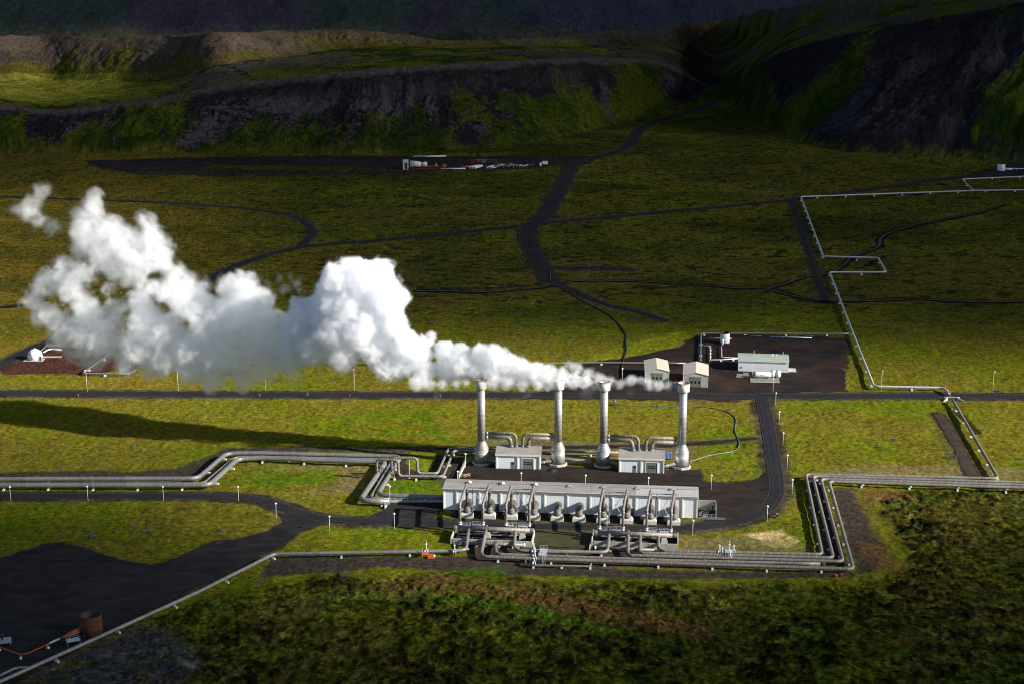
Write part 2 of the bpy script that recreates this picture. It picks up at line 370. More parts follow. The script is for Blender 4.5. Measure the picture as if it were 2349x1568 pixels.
# ------------------------------------------------------------------ hills: profiles along each azimuth
def curve(pts, us, sg=8):
    p = np.array(pts, float); r = np.interp(us, p[:,0], p[:,1]); k = np.exp(-.5*(np.arange(-24,25)/sg)**2); k /= k.sum(); return np.convolve(np.pad(r, 24, mode='edge'), k, 'valid')
def build_columns():
    us = np.linspace(-1500, 3900, 1500)
    footv = curve([(-1500,352),(0,352),(600,347),(850,352),(1000,346),(1180,337),(1300,312),(1500,264),(1600,236),(1650,222),(1700,243),(1760,292),(1850,330),(1950,348),(2100,358),(2349,374),(2600,392),(3900,500)], us)
    crestv = curve([(-1500,240),(-100,245),(0,238),(60,248),(120,258),(180,250),(240,243),(400,226),(480,200),(560,190),(700,176),(900,158),(1150,142),(1350,133),(1500,137),(1550,150),(1590,180),(1630,210),(1650,214),(1672,195),(1700,165),(1750,135),(1800,112),(1900,82),(2000,60),(2100,40),(2220,20),(2349,0),(2600,-40),(3900,-120)], us)
    setb = curve([(-1500,50),(0,46),(400,60),(700,84),(900,92),(1300,95),(1500,90),(1580,60),(1640,12),(1700,55),(1800,105),(2000,150),(2349,190),(2700,220),(3900,300)], us)
    benchv = curve([(-1500,175),(-100,178),(0,182),(200,188),(350,182),(480,160),(600,138),(750,120),(900,112),(1100,108),(1250,104),(1400,102),(1560,100),(1640,96),(1700,90),(1800,66),(1950,36),(2100,12),(2349,-30),(3900,-150)], us)
    ridgev = curve([(-1500,90),(0,84),(130,80),(270,92),(340,84),(420,79),(600,72),(800,71),(900,76),(1000,88),(1080,93),(1170,88),(1300,76),(1450,70),(1550,60),(1640,45),(1750,22),(1850,8),(1950,-8),(2349,-70),(3900,-180)], us)
    def T(v): 
        a, b, c = ray(0, v) if not hasattr(v, 'shape') else (0, CP-(v-CY)/F*SP, -SP-(v-CY)/F*CP)
        return -c/b
    Y0 = H/T(footv)
    Y1 = Y0+setb; z1 = H-Y1*T(crestv)
    z2 = z1+curve([(-1500,2),(300,3),(500,10),(700,6),(1000,4),(1500,-2),(1600,14),(1650,16),(1700,4),(3900,6)], us)
    Y2 = (H-z2)/T(benchv); Y2 = np.maximum(Y2, Y1+25)
    Tr = T(ridgev); s = (H-Y2*Tr-z2)/(Tr+.5); s = np.clip(s, 35, 400); Y3 = Y2+s; z3 = H-Y3*Tr
    tt = (us-CX)/F*((Y0*CP+H*SP)/Y0)          # X/Y on the ground
    return tt, Y0, Y1, z1, Y2, z2, Y3, z3
CT, CY0, CY1, CZ1, CY2, CZ2, CY3, CZ3 = build_columns()
tmax = .368
tcol = np.concatenate([np.linspace(-1.4, -tmax, 60, endpoint=False), np.linspace(-tmax, tmax, 1260), np.linspace(tmax, 1.4, 61)[1:]])
vv = np.linspace(1640, 345, 780)
yn = H/((SP+(vv-CY)/F*CP)/(CP-(vv-CY)/F*SP))
ymax = yn[-1]
yrow = np.concatenate([np.linspace(60, yn[0], 12, endpoint=False), yn, np.arange(ymax+1, 1640, 1.0), np.arange(1640, 1980, 1.5), np.arange(1980, 2700, 5), np.arange(2700, 4600, 60), np.geomspace(4600, 30000, 16)])
T2, Yg = np.meshgrid(tcol, yrow, indexing='xy'); Xg = T2*Yg
def ci(a): return np.interp(T2, CT, a)
y0, y1, z1, y2, z2, y3, z3 = map(ci, (CY0, CY1, CZ1, CY2, CZ2, CY3, CZ3))
ug, vg = proj(Xg, Yg, 0*Xg)
w1 = np.clip((Yg-y0)/(y1-y0), 0, 1); w3 = np.clip((Yg-y2)/(y3-y2), 0, 1); w2 = np.clip((Yg-y1)/(y2-y1), 0, 1)
cliffy = .45*smooth01(ug, 650, 850)*(1-smooth01(ug, 1250, 1450))+.35*smooth01(ug, 2000, 2150)
lin = w1; stp = np.where(w1 < .72, w1*.80, np.where(w1 < .80, .576+(w1-.72)*4.6, .944+(w1-.80)*.28))
prof = lin*(1-cliffy)+stp*cliffy
zz = z1*prof+(z2-z1)*w2*(w1 >= 1)+(z3-z2)*(w3**.9)
past = np.clip((Yg-y3)/150, 0, 1); zz = zz*(1-past)+past*(np.minimum(z3-20, 50)*0+np.where(Yg > y3, 0, 0))
far_h = 10+.30*np.clip(Yg-2400, 0, 1300)+.02*np.clip(Yg-3700, 0, 1e9)
zz = np.where(Yg > y3, np.maximum((z3-25)*(1-past)+z3*0, 0)*(1-past)+past*0, zz)
zz = np.where(Yg > y3, z3*(1-past)+10*past, zz)
zz = np.where(Yg > 2400, np.maximum(zz, far_h), zz)
# gullies, ribs and rolls on the hills
lean = np.interp(ug, [0,500,750,900,1050,1300,1500,1640,1740,2349], [-.3,-.5,-.7,-.2,.45,.4,.15,0,-.75,-.60])
gy = Yg+1.7*prof*z1
gx = Xg+lean*(Yg-y0)+26*(fbm(Xg, Yg, 50, 4, 5)-.5)
fine = fbm(Xg, gy*1.2, 4, 4, 190)-.5; fine2 = fbm(Xg, gy, 12, 5, 191)-.5
rib = 1-np.abs(2*fbm(gx, gy*.30, 30, 5, 11)-1)
rib2 = 1-np.abs(2*fbm(gx, gy*.45, 9, 4, 21)-1)
face = np.sin(PI*np.clip(w1, 0, 1))**.7*(w1 > 0)*(w1 < 1); face3 = np.sin(PI*w3)*(w3 > 0)*(w3 < 1)
onhill = smooth01(Yg-y0, 0, 25)
amp = np.interp(ug, [-200,500,900,1500,1640,1800,2349], [5,6,7,6,3,9,13])
zz = zz+face*((rib-.75)*amp*1.5+(rib2-.75)*amp*.5*(.3+.7*(w1>.5)))+face3*(fine*2.5+fine2*7)
crag = (w1 > .68)*(w1 < .86)*cliffy
zz = zz+crag*(fbm(Xg, gy, 5, 3, 31)-.5)*6+(w1 > 0)*(w1 < 1)*(fine*2.6+fine2*4.0)*(1-.45*smooth01(ug, 1690, 1800))+face*smooth01(ug, 1690, 1800)*(1-np.abs(2*fbm(gx, gy*.08, 44, 3, 320)-1)-.7)*16
zz = zz+onhill*((fbm(Xg, Yg, 60, 5, 41)-.5)*9*(1-face)*smooth01(Yg-y1, 0, 60)+(fbm(Xg, Yg, 8, 4, 42)-.5)*1.6)
farm = smooth01(Yg, 2380, 2500); zz = zz+farm*((1-np.abs(2*fbm(Xg, Yg*.5, 240, 5, 51)-1))-.7)*70*np.clip((Yg-2380)/400, .25, 1)
# ------------------------------------------------------------------ masks on the plain
near = (Yg < 2000)
def seg_dist(poly, pad, closed=False):
    P_ = np.array(poly); D = np.full(Xg.shape, 1e9)
    x0, y0_ = P_.min(0)-pad; x1, y1_ = P_.max(0)+pad
    rows = np.where((yrow > y0_) & (yrow < y1_))[0]
    if not len(rows): return D, None
    r0, r1 = rows[0], rows[-1]+1; X = Xg[r0:r1]; Y = Yg[r0:r1]; sub = np.full(X.shape, 1e9); ins = np.zeros(X.shape, bool)
    n = len(P_)
    for i in range(n if closed else n-1):
        a = P_[i]; b = P_[(i+1) % n]; rr = np.where((yrow[r0:r1] > min(a[1], b[1])-pad) & (yrow[r0:r1] < max(a[1], b[1])+pad))[0]
        if len(rr):
            s0, s1 = rr[0], rr[-1]+1
            dx, dy = b-a; L2 = dx*dx+dy*dy+1e-9
            t = np.clip(((X[s0:s1]-a[0])*dx+(Y[s0:s1]-a[1])*dy)/L2, 0, 1)
            sub[s0:s1] = np.minimum(sub[s0:s1], np.hypot(X[s0:s1]-a[0]-t*dx, Y[s0:s1]-a[1]-t*dy))
        if closed:
            cr = ((a[1] > Y) != (b[1] > Y)) & (X < (b[0]-a[0])*(Y-a[1])/(b[1]-a[1]+1e-12)+a[0]); ins ^= cr
    D[r0:r1] = sub
    I = np.zeros(Xg.shape, bool); I[r0:r1] = ins
    return D, I
n5 = fbm(Xg, Yg, 5, 3, 61)-.5; n12 = fbm(Xg, Yg, 14, 4, 62)-.5; n2 = fbm(Xg, Yg, 1.6, 3, 63)-.5; n60 = fbm(Xg, Yg, 60, 4, 64)-.5
flat = np.zeros(Xg.shape); gravel = np.zeros(Xg.shape); verge = np.zeros(Xg.shape)
for k, (pts, wd, z) in ROADS.items():
    D, _ = seg_dist(PL(pts), wd+12)
    flat = np.maximum(flat, 1-smooth01(D, wd/2+1.5, wd/2+4)); sh = 2.6 if k in ('main_road','side_road') else 1.0
    gravel = np.maximum(gravel, 1-smooth01(D+n5*2.5+n2*1.2, wd/2+sh*.6, wd/2+sh+.8)); verge = np.maximum(verge, 1-smooth01(D+n5*3, wd/2+2, wd/2+7))
for k, (pts, z, jt) in PADS.items():
    D, I = seg_dist(PL(pts), 14, True); S = np.where(I, -D, D)
    flat = np.maximum(flat, 1-smooth01(S, 1.5, 4)); gravel = np.maximum(gravel, 1-smooth01(S+n5*3+n12*(7 if k in ('well_pad','storage_yard') else 2)+n2*1.5, .2, 1.5)); verge = np.maximum(verge, 1-smooth01(S+n5*3, 1, 5))
water = np.zeros(Xg.shape); creek = np.zeros(Xg.shape)
for k, (pts, wd) in STREAMS.items():
    D, _ = seg_dist(PL(pts), wd+14); creek = np.maximum(creek, 1-smooth01(D+n5*4+n2*1.5, wd/2+.4, wd/2+2.6)); flat = np.maximum(flat, .7*(1-smooth01(D, wd/2+1, wd/2+5)))
    water = np.maximum(water, 1-smooth01(D, wd/2, wd/2+2.4))
for pts, wd in CREEKS:
    D, _ = seg_dist(PL(pts), wd+10); creek = np.maximum(creek, (1-smooth01(D+n5*3+n2*1.5, wd/2, wd/2+1.3))*.9); water = np.maximum(water, .8*(1-smooth01(D, wd/2, wd/2+1.5)))
lava = np.zeros(Xg.shape)
for pts, sf, jt in LAVA:
    D, I = seg_dist(PL(pts), 30, True); S = np.where(I, -D, D); lava = np.maximum(lava, 1-smooth01(S+n12*jt*2, -sf, sf))
# buildings, pipes: keep the tussocks out of the floors
keep = PL([(1000,1020),(1620,1020),(1650,1210),(1600,1330),(1000,1320)]); D, I = seg_dist(keep, 10, True); flat = np.maximum(flat, np.where(I, .9, 1-smooth01(D, 0, 10))*.9)
# ------------------------------------------------------------------ relief of the plain
plain = (1-onhill)*smooth01(Yg, 200, 330)
tuss = np.abs(2*fbm(Xg*.8, Yg*1.15, 2.6, 3, 71)-1)
hum = fbm(Xg, Yg*.8, 2.7, 3, 72)
z = (fbm(Xg, Yg, 16, 3, 73)-.5)*1.0+(tuss-.35)*.32+n2*.22
dim = smooth01(Yg, 760, 1000)                      # rougher pasture farther out
z = z*(1+.7*dim)-.10
lf = smooth01(fbm(Xg, Yg, 26, 4, 79), .34, .6); lumps = (.25+.75*lf)*(smooth01(hum, .45, .78)*.75+(fbm(Xg, Yg, 9, 3, 75)-.5)*.9)+(fbm(Xg, Yg, 1.1, 2, 77)-.5)*.45
roll = (fbm(Xg, Yg, 45, 2, 76)-.5)*5
inner = smooth01(lava, .3, 1)
z = z*(1-inner)+inner*(lumps-.6+roll*smooth01(-(Yg-470), -30, 40))
z = z*(1-flat)+flat*(-.06)-water*.55
zz = np.where(plain > 0, zz+z*plain, zz)
# bank in front of the header pits and the pipe trench
# ------------------------------------------------------------------ colour of the ground
def mixc(a, b, m): return a+(b-a)*m[..., None]
def col(*c): return np.array(c, float)
gA, gB, gC, gD = col(.112,.119,.007), col(.122,.100,.015), col(.062,.112,.005), col(.070,.066,.010)
patch = smooth01(fbm(Xg, Yg, 28, 5, 81), .40, .62); patch2 = smooth01(fbm(Xg, Yg, 10, 4, 82), .45, .65); patch3 = smooth01(fbm(Xg, Yg, 2.2, 3, 83), .42, .66)
colr = mixc(np.broadcast_to(gA, Xg.shape+(3,)).copy(), gB, patch*.55+patch3*.25)
colr = mixc(colr, gC, .5*patch2*(1-patch)); colr = mixc(colr, gD, .55*patch3*(1-patch2)); colr = mixc(colr, col(.045,.040,.012), .5*smooth01(fbm(Xg, Yg*1.7, 3.5, 5, 180), .62, .72))
farp = smooth01(Yg, 720, 850); big = fbm(Xg*.45, Yg, 130, 5, 310)+.25*(fbm(Xg*.6, Yg, 30, 4, 311)-.5); colr = mixc(colr, col(.064,.064,.011), farp*.62); colr = mixc(colr, col(.080,.062,.016), farp*.65*smooth01(big, .52, .62)); colr = mixc(colr, col(.026,.034,.008), farp*.65*smooth01(.5-big, .0, .12)); colr = mixc(colr, col(.150,.120,.018), (1-farp)*.40*smooth01(big, .50, .62))
colr = mixc(colr, col(.035,.045,.010), farp*.6*smooth01(fbm(Xg, Yg, 40, 5, 84), .5, .62))
colr = mixc(colr, col(.012,.012,.008), farp*.75*smooth01(fbm(Xg, Yg*1.6, 7, 5, 85), .60, .70))
yel = (1-smooth01(ug, 150, 900))*smooth01(Yg, 640, 700); colr = mixc(colr, col(.165,.115,.020), yel*.6*(.5+.5*patch))
# lava field colours: moss, dark specks for rock and shadow painted on the lumps
mossc = mixc(np.broadcast_to(col(.060,.064,.007), Xg.shape+(3,)).copy(), col(.058,.052,.011), smooth01(fbm(Xg, Yg, 22, 4, 86), .45, .65))
mossc = mixc(mossc, col(.030,.050,.008), .6*smooth01(fbm(Xg, Yg, 12, 5, 87), .52, .66))
rock_shade = smooth01(hum+.25*(fbm(Xg, Yg, 1.2, 3, 88)-.5), .50, .60)*(.3+.7*lf)
mossc = mixc(mossc, col(.011,.011,.006), rock_shade*.9*smooth01(fbm(Xg, Yg, 30, 3, 89), .28, .5))
mossc = mossc*np.clip(1+2.4*(fbm(Xg, Yg*.7, 1.7, 3, 330)-.5)+1.0*(fbm(Xg, Yg, 5, 3, 331)-.5), .25, 2)[..., None]; colr = mixc(colr, mossc, lava)
KC = {'moss': (.045,.080,.008), 'red': (.060,.026,.020), 'dirt': (.045,.036,.030), 'dry': (.145,.115,.050), 'soil': (.040,.030,.025), 'sand': (.26,.23,.18), 'lush': (.052,.108,.005), 'grass': (.115,.135,.012), 'ochre': (.110,.062,.024), 'straw': (.42,.30,.15), 'straw2': (.125,.10,.055), 'bright': (.17,.18,.010), 'bright2': (.075,.085,.012), 'ash': (.045,.044,.052)}
for pts, key, sf, jt in DIRT:
    D, I = seg_dist(PL(pts), 40, True); S = np.where(I, -D, D)
    m = 1-smooth01(S+n5*jt*1.2+n12*jt*1.2+n2*.8, -sf, sf)
    if key in ('ochre','ash','straw2','dry','straw','lush','bright'): m = m*(.45+.55*smooth01(n5+n2, -.25, .2))
    colr = mixc(colr, col(*KC[key]), m)
colr = mixc(colr, col(.075,.068,.045), verge*.5*(1-gravel)*smooth01(n5, -.2, .3))
gcol = mixc(np.broadcast_to(col(.026,.022,.019), Xg.shape+(3,)).copy(), col(.060,.050,.038), smooth01(n5+n12, -.2, .3))
colr = mixc(colr, gcol, gravel*.92)
colr = mixc(colr, col(.016,.014,.012), np.clip(creek, 0, 1)*.9)
# hills
rt = smooth01(ug, 1690, 1800); st1 = fbm(gx, gy*(.24-.12*rt), 26+14*0, 6, 93)*(1-rt)+rt*fbm(gx, gy*.07, 36, 4, 193)+(.32-.18*rt)*fine+(.22-.08*rt)*fine2; st2 = fbm(gx+200, gy*.2, 15, 5, 92)+.5*fine
hgA = mixc(np.broadcast_to(col(.046,.056,.007), Xg.shape+(3,)).copy(), col(.015,.027,.005), smooth01(fbm(Xg, Yg, 45, 5, 91)+.3*fine, .40, .58))
hb = mixc(np.broadcast_to(col(.016,.013,.017), Xg.shape+(3,)).copy(), col(.058,.050,.058), np.interp(ug, [0,1600,1750,2349], [1,1,.35,.45])*smooth01(st2, .50, .62)*smooth01(.86-w1, 0, .25)*smooth01(w1, .02, .2)*1.0)
bald = np.interp(ug, [-200,200,500,800,1200,1350,1500,1600,1660,1700,1800,2000,2349], [.45,.48,.50,.60,.60,.45,.40,.62,.3,.38,.44,.58,.55])
bm = smooth01(st1+(w1-.5)*.42*(ug < 1660), 1.0-bald-.045, 1.0-bald+.045)
bench_g = mixc(hgA, col(.075,.072,.012), .6*smooth01(fbm(Xg, Yg, 30, 5, 94)+.4*fine, .42, .6))
top = mixc(bench_g, col(.050,.040,.038), .75*smooth01(fbm(Xg, Yg, 55, 6, 194)+.4*fine+np.interp(ug, [0,300,500,1100,1300,1700,2349], [-.12,-.1,0,-.02,.12,.0,.02]), .53, .60))
top = mixc(top, col(.012,.010,.010), .8*(ug < 1450)*smooth01(1-np.abs(2*fbm(Xg, Yg, 40, 4, 195)-1), .93, .985))
hc = mixc(hgA, hb, bm); hc = mixc(hc, top, smooth01(w1, .97, 1.0)*(w1 > 0))
rim = smooth01(w1, .86, .95)*(1-smooth01(Yg-y1, 4, 16)); hc = mixc(hc, col(.062,.050,.048), rim*.75*(ug < 1640))
f3 = smooth01(w3+(fbm(gx, Yg*.35, 22, 5, 97)-.5)*1.6, .35, .75)*(w3 > 0)*(Yg < y3+6)*np.interp(ug, [0,500,900,1200,1300,1700,2349], [1,.85,.6,.3,.5,.5,.5])
hc = mixc(hc, col(.070,.055,.012), (w3 > 0)*(Yg < y3+6)*(ug < 1200)*.6); hc = mixc(hc, col(.070,.052,.050), f3*.85); hc = mixc(hc, col(.030,.022,.024), f3*.55*smooth01(fbm(gx, Yg*.4, 14, 5, 197), .5, .62))
mead = np.interp(ug, [-300,250,420], [1,1,0])*smooth01(Yg-y1+30*fine2, 25, 70)*(w3 <= .12); hc = mixc(hc, col(.15,.145,.020), mead*(.35+.5*smooth01(fine2+fine, -.1, .15)))
cragn = np.clip(crag, 0, 1)*smooth01(fbm(Xg, gy, 30, 3, 295), .35, .5); cr2 = cragn*smooth01(fbm(gx, gy*.7, 5, 4, 95), .36, .52); hc = mixc(hc, col(.045,.045,.050), cragn*.6); hc = mixc(hc, col(.010,.010,.012), cr2*.9)
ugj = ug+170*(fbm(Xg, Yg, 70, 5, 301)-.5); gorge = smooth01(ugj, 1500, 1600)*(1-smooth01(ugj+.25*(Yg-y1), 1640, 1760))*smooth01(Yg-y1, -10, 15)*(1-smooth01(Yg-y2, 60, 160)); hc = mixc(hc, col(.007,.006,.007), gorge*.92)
fc = mixc(np.broadcast_to(col(.026,.038,.034), Xg.shape+(3,)).copy(), col(.030,.027,.045), smooth01(fbm(Xg, Yg*.6, 110, 6, 98)+.3*fine2+smooth01(ug, 700, 1400)*.08, .45, .53)); fc = mixc(fc, col(.026,.032,.062), .6*smooth01(ug, 900, 1500))  # far mountain, with blue haze painted into its colour
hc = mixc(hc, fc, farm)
hm = smooth01(Yg-y0+n12*30+n5*10, -5, 14)
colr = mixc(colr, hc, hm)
# fine speckle and clean numbers
colr = colr*(1+(.95+.5*smooth01(Yg, 700, 1000))*(fbm(Xg, Yg*.8, 1.3+1.6*smooth01(Yg, 700, 1100).mean(1, keepdims=True)*0, 3, 99)-.5))[..., None]
nr, nc = Xg.shape
me = bpy.data.meshes.new('ground')
co_ = np.stack([Xg, Yg, zz], -1).reshape(-1, 3).astype(np.float32)
me.vertices.add(nr*nc); me.vertices.foreach_set('co', co_.ravel())
i0 = (np.arange(nr-1)[:, None]*nc+np.arange(nc-1)[None]).ravel()
quads = np.stack([i0, i0+1, i0+nc+1, i0+nc], -1).astype(np.int32)
me.loops.add(quads.size); me.loops.foreach_set('vertex_index', quads.ravel())
me.polygons.add(len(quads)); me.polygons.foreach_set('loop_start', np.arange(0, quads.size, 4, dtype=np.int32)); me.polygons.foreach_set('loop_total', np.full(len(quads), 4, np.int32))
me.polygons.foreach_set('use_smooth', np.ones(len(quads), bool)); me.update(calc_edges=True)
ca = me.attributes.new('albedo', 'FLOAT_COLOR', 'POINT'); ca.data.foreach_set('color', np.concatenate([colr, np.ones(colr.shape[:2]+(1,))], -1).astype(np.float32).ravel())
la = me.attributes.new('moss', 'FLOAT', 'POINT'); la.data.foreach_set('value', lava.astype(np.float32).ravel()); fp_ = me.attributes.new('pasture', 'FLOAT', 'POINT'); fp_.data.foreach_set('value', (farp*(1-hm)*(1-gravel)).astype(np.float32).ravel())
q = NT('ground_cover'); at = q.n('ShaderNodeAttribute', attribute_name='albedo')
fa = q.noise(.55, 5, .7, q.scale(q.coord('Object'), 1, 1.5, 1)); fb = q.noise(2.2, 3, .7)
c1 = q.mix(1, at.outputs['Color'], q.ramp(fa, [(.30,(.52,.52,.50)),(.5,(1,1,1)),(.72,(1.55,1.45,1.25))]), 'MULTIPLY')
c1 = q.mix(1, c1, q.ramp(fb, [(.3,(.58,.58,.58)),(.7,(1.45,1.45,1.4))]), 'MULTIPLY')
am = q.n('ShaderNodeAttribute', attribute_name='moss'); ap = q.n('ShaderNodeAttribute', attribute_name='pasture')
tv = q.scale(q.coord('Object'), 1, .75, 1); t1 = q.noise(.62, 6, .70, tv, .3); t2 = q.noise(.085, 3, .6, q.scale(q.coord('Object'), 1, 1.3, 1))
tm = q.ramp(q.math('ADD', t1, q.math('MULTIPLY', q.math('SUBTRACT', t2, .5), .35)), [(.42,(.30,.29,.26)),(.49,(.80,.78,.74)),(.56,(1.15,1.15,1.05)),(.66,(1.7,1.65,1.3))])
c1 = q.mix(q.math('MULTIPLY', am.outputs['Fac'], q.ramp(t2, [(.36,.35),(.60,1)])), c1, q.mix(1, c1, tm, 'MULTIPLY'))
p1 = q.noise(.16, 6, .75, q.scale(q.coord('Object'), 1, 1.6, 1), .3); pm = q.ramp(p1, [(.36,(.28,.28,.3)),(.44,(.85,.85,.85)),(.56,(1.1,1.08,1)),(.68,(1.7,1.55,1.3))])
c1 = q.mix(ap.outputs['Fac'], c1, q.mix(1, c1, pm, 'MULTIPLY'))
q.bump(q.math('ADD', fa, q.math('MULTIPLY', fb, .4)), .8, .5)
M['ground'] = q.done(c1, 1, 0, 0)
g = meshobj('ground', me, 'ground'); tag(g, None, None, kind='structure')
def hz(x, y):                                            # height of the ground
    t = x/y; i = int(np.clip(np.searchsorted(tcol, t), 1, nc-1)); j = int(np.clip(np.searchsorted(yrow, y), 1, nr-1))
    return float(zz[j, i])
def safe_z(x, y): return hz(x, y)
# ------------------------------------------------------------------ road and yard sheets
def gravel_mat(name, c1, c2, c3, sc_=.35, rough=.9):
    q = NT(name); a = q.noise(.06, 5, .6); b = q.noise(1.6, 4, .75); s_ = q.noise(.22, 5, .65, q.scale(q.coord('Object'), .6, 1.1, 1))
    c = q.mix(q.ramp(a, [(.35,0),(.65,1)]), c1, c2); c = q.mix(q.math('MULTIPLY', q.ramp(s_, [(.45,0),(.62,1)]), .6), c, c3)
    c = q.mix(1, c, q.ramp(b, [(.3,(.7,.7,.7)),(.7,(1.35,1.35,1.35))]), 'MULTIPLY'); q.bump(b, .5, .12); M[name] = q.done(c, .95, 0, .06)
gravel_mat('asphalt', (.014,.014,.018), (.023,.023,.027), (.042,.041,.041)); gravel_mat('dark_gravel', (.012,.012,.015), (.021,.020,.020), (.034,.031,.031))
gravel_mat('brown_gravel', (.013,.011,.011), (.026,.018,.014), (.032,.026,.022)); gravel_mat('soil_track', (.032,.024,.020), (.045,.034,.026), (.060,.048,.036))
gravel_mat('olive_gravel', (.035,.034,.016), (.052,.048,.022), (.062,.055,.032)); gravel_mat('well_soil', (.011,.010,.011), (.042,.024,.018), (.009,.009,.012))
def dens(pts, step):
    out = []
    for i in range(len(pts)-1):
        a = Vector(pts[i]); b = Vector(pts[i+1]); n = max(1, int((b-a).length/step))
        out += [a+(b-a)*(k/n) for k in range(n)]
    out.append(Vector(pts[-1])); return out
def chaikin(p, n=3):
    for _ in range(n):
        o = [p[0]]
        for i in range(len(p)-1): a = Vector(p[i]); b = Vector(p[i+1]); o += [a*.75+b*.25, a*.25+b*.75]
        o.append(p[-1]); p = o
    return p
def road_mat(name, base, c1, c2, edge):
    q = NT(name); uv = q.n('ShaderNodeUVMap').outputs[0]; sx = q.n('ShaderNodeSeparateXYZ'); q.l(uv, sx.inputs[0])
    a = q.noise(.07, 5, .65); b_ = q.noise(1.4, 4, .75); n_ = q.noise(.5, 5, .7)
    c = q.mix(q.ramp(a, [(.35,0),(.65,1)]), base, c1)
    x_ = q.math('ADD', sx.outputs[0], q.math('MULTIPLY', q.math('SUBTRACT', a, .5), .25))
    tr = q.math('MULTIPLY', q.ramp(x_, [(.18,0),(.28,1),(.38,.1),(.62,.1),(.72,1),(.82,0)]), q.ramp(n_, [(.3,.2),(.65,1)])); c = q.mix(q.math('MULTIPLY', tr, .4), c, c2)
    ed = q.math('MULTIPLY', q.ramp(sx.outputs[0], [(.0,1),(.10,0),(.90,0),(1,1)]), q.ramp(n_, [(.35,0),(.55,1)])); c = q.mix(ed, c, edge)
    c = q.mix(1, c, q.ramp(b_, [(.3,(.65,.65,.65)),(.7,(1.4,1.4,1.4))]), 'MULTIPLY'); q.bump(b_, .5, .1); M[name] = q.done(c, .95, 0, .06)
road_mat('asphalt_road', (.013,.013,.017), (.020,.020,.024), (.046,.045,.047), (.060,.052,.040)); road_mat('gravel_road', (.012,.012,.015), (.022,.020,.020), (.040,.037,.036), (.055,.050,.028))
rmat = {'main_road':'asphalt_road','side_road':'asphalt_road','dirt_track_east':'soil_track','gravel_path':'brown_gravel'}
for name, (pts, wd, zr) in ROADS.items():
    P_ = dens(chaikin([Vector(p) for p in PL(pts)], 3), 1.2); vs = []; n_ = len(P_)
    xs = np.array([p.x for p in P_]); ys = np.array([p.y for p in P_]); jit = .25 if name in ('main_road','side_road') else .9
    ja = (fbm(xs, ys, 3, 3, 3)-.5)*jit*2; jb = (fbm(xs, ys, 3, 3, 4)-.5)*jit*2
    for i, p in enumerate(P_):
        d = (P_[min(i+1, n_-1)]-P_[max(i-1, 0)]).normalized(); nn = Vector((-d.y, d.x))
        for s_ in (-1, -.34, .34, 1):
            off = s_*wd/2+(ja[i] if s_ == -1 else jb[i] if s_ == 1 else 0); q_ = p+nn*off
            vs.append((q_.x, q_.y, zr+(.05 if abs(s_) < 1 else 0)))
    fs = []
    for i in range(n_-1):
        for k in range(3): fs.append((i*4+k+1, i*4+k, i*4+4+k, i*4+5+k))
    me_ = bpy.data.meshes.new(name); me_.from_pydata(vs, [], fs); ul = me_.uv_layers.new(name='UVMap')
    for lp_ in me_.loops: ul.data[lp_.index].uv = ((0,.33,.67,1)[lp_.vertex_index % 4], (lp_.vertex_index//4)*.02)
    me_.update()
    if me_.polygons[0].normal.z < 0: me_.flip_normals()
    tag(meshobj(name, me_, rmat.get(name, 'gravel_road')), None, None, kind='structure')
from mathutils.geometry import delaunay_2d_cdt
pmat = {'well_pad':'well_soil','back_yard':'brown_gravel','west_yard':'dark_gravel','header_platform':'olive_gravel','hall_base_shade':'brown_gravel','storage_yard':'well_soil'}
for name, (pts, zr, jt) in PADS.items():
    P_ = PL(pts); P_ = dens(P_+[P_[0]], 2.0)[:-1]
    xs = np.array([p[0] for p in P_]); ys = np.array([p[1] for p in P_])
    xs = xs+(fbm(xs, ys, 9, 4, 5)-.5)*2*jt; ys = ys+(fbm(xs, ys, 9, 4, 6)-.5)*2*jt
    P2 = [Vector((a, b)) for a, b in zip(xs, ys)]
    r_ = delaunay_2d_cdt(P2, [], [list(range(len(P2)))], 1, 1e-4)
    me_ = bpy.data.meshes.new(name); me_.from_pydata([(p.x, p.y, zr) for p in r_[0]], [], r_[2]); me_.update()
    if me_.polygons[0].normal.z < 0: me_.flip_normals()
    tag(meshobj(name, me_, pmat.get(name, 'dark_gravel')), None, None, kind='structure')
q = NT('stream_water'); b = q.noise(.8, 4, .6, q.scale(q.coord('Object'), 1, 2, 1)); q.bump(b, .5, .2); M['water'] = q.done((.012,.014,.018), .45, 0, .25)
for name, (pts, wd) in STREAMS.items():
    P_ = dens(chaikin([Vector(p) for p in PL(pts)], 3), 1.5); n_ = len(P_); xs = np.array([p.x for p in P_]); ys = np.array([p.y for p in P_])
    wv = .12+.85*fbm(xs, ys, 18, 3, 8); off = (fbm(xs, ys, 12, 3, 9)-.5)*3; vs = []; fs = []
    for i, p in enumerate(P_):
        d = (P_[min(i+1, n_-1)]-P_[max(i-1, 0)]).normalized(); nn = Vector((-d.y, d.x))
        for s_ in (-1, 1): q_ = p+nn*(s_*wd/2*wv[i]+off[i]*.3); vs.append((q_.x, q_.y, -.12))
    for i in range(n_-1): fs.append((i*2+1, i*2, i*2+2, i*2+3))
    me_ = bpy.data.meshes.new(name); me_.from_pydata(vs, [], fs); me_.update()
    if me_.polygons[0].normal.z < 0: me_.flip_normals()
    tag(meshobj('stream_water', me_, 'water'), None, None, kind='structure')
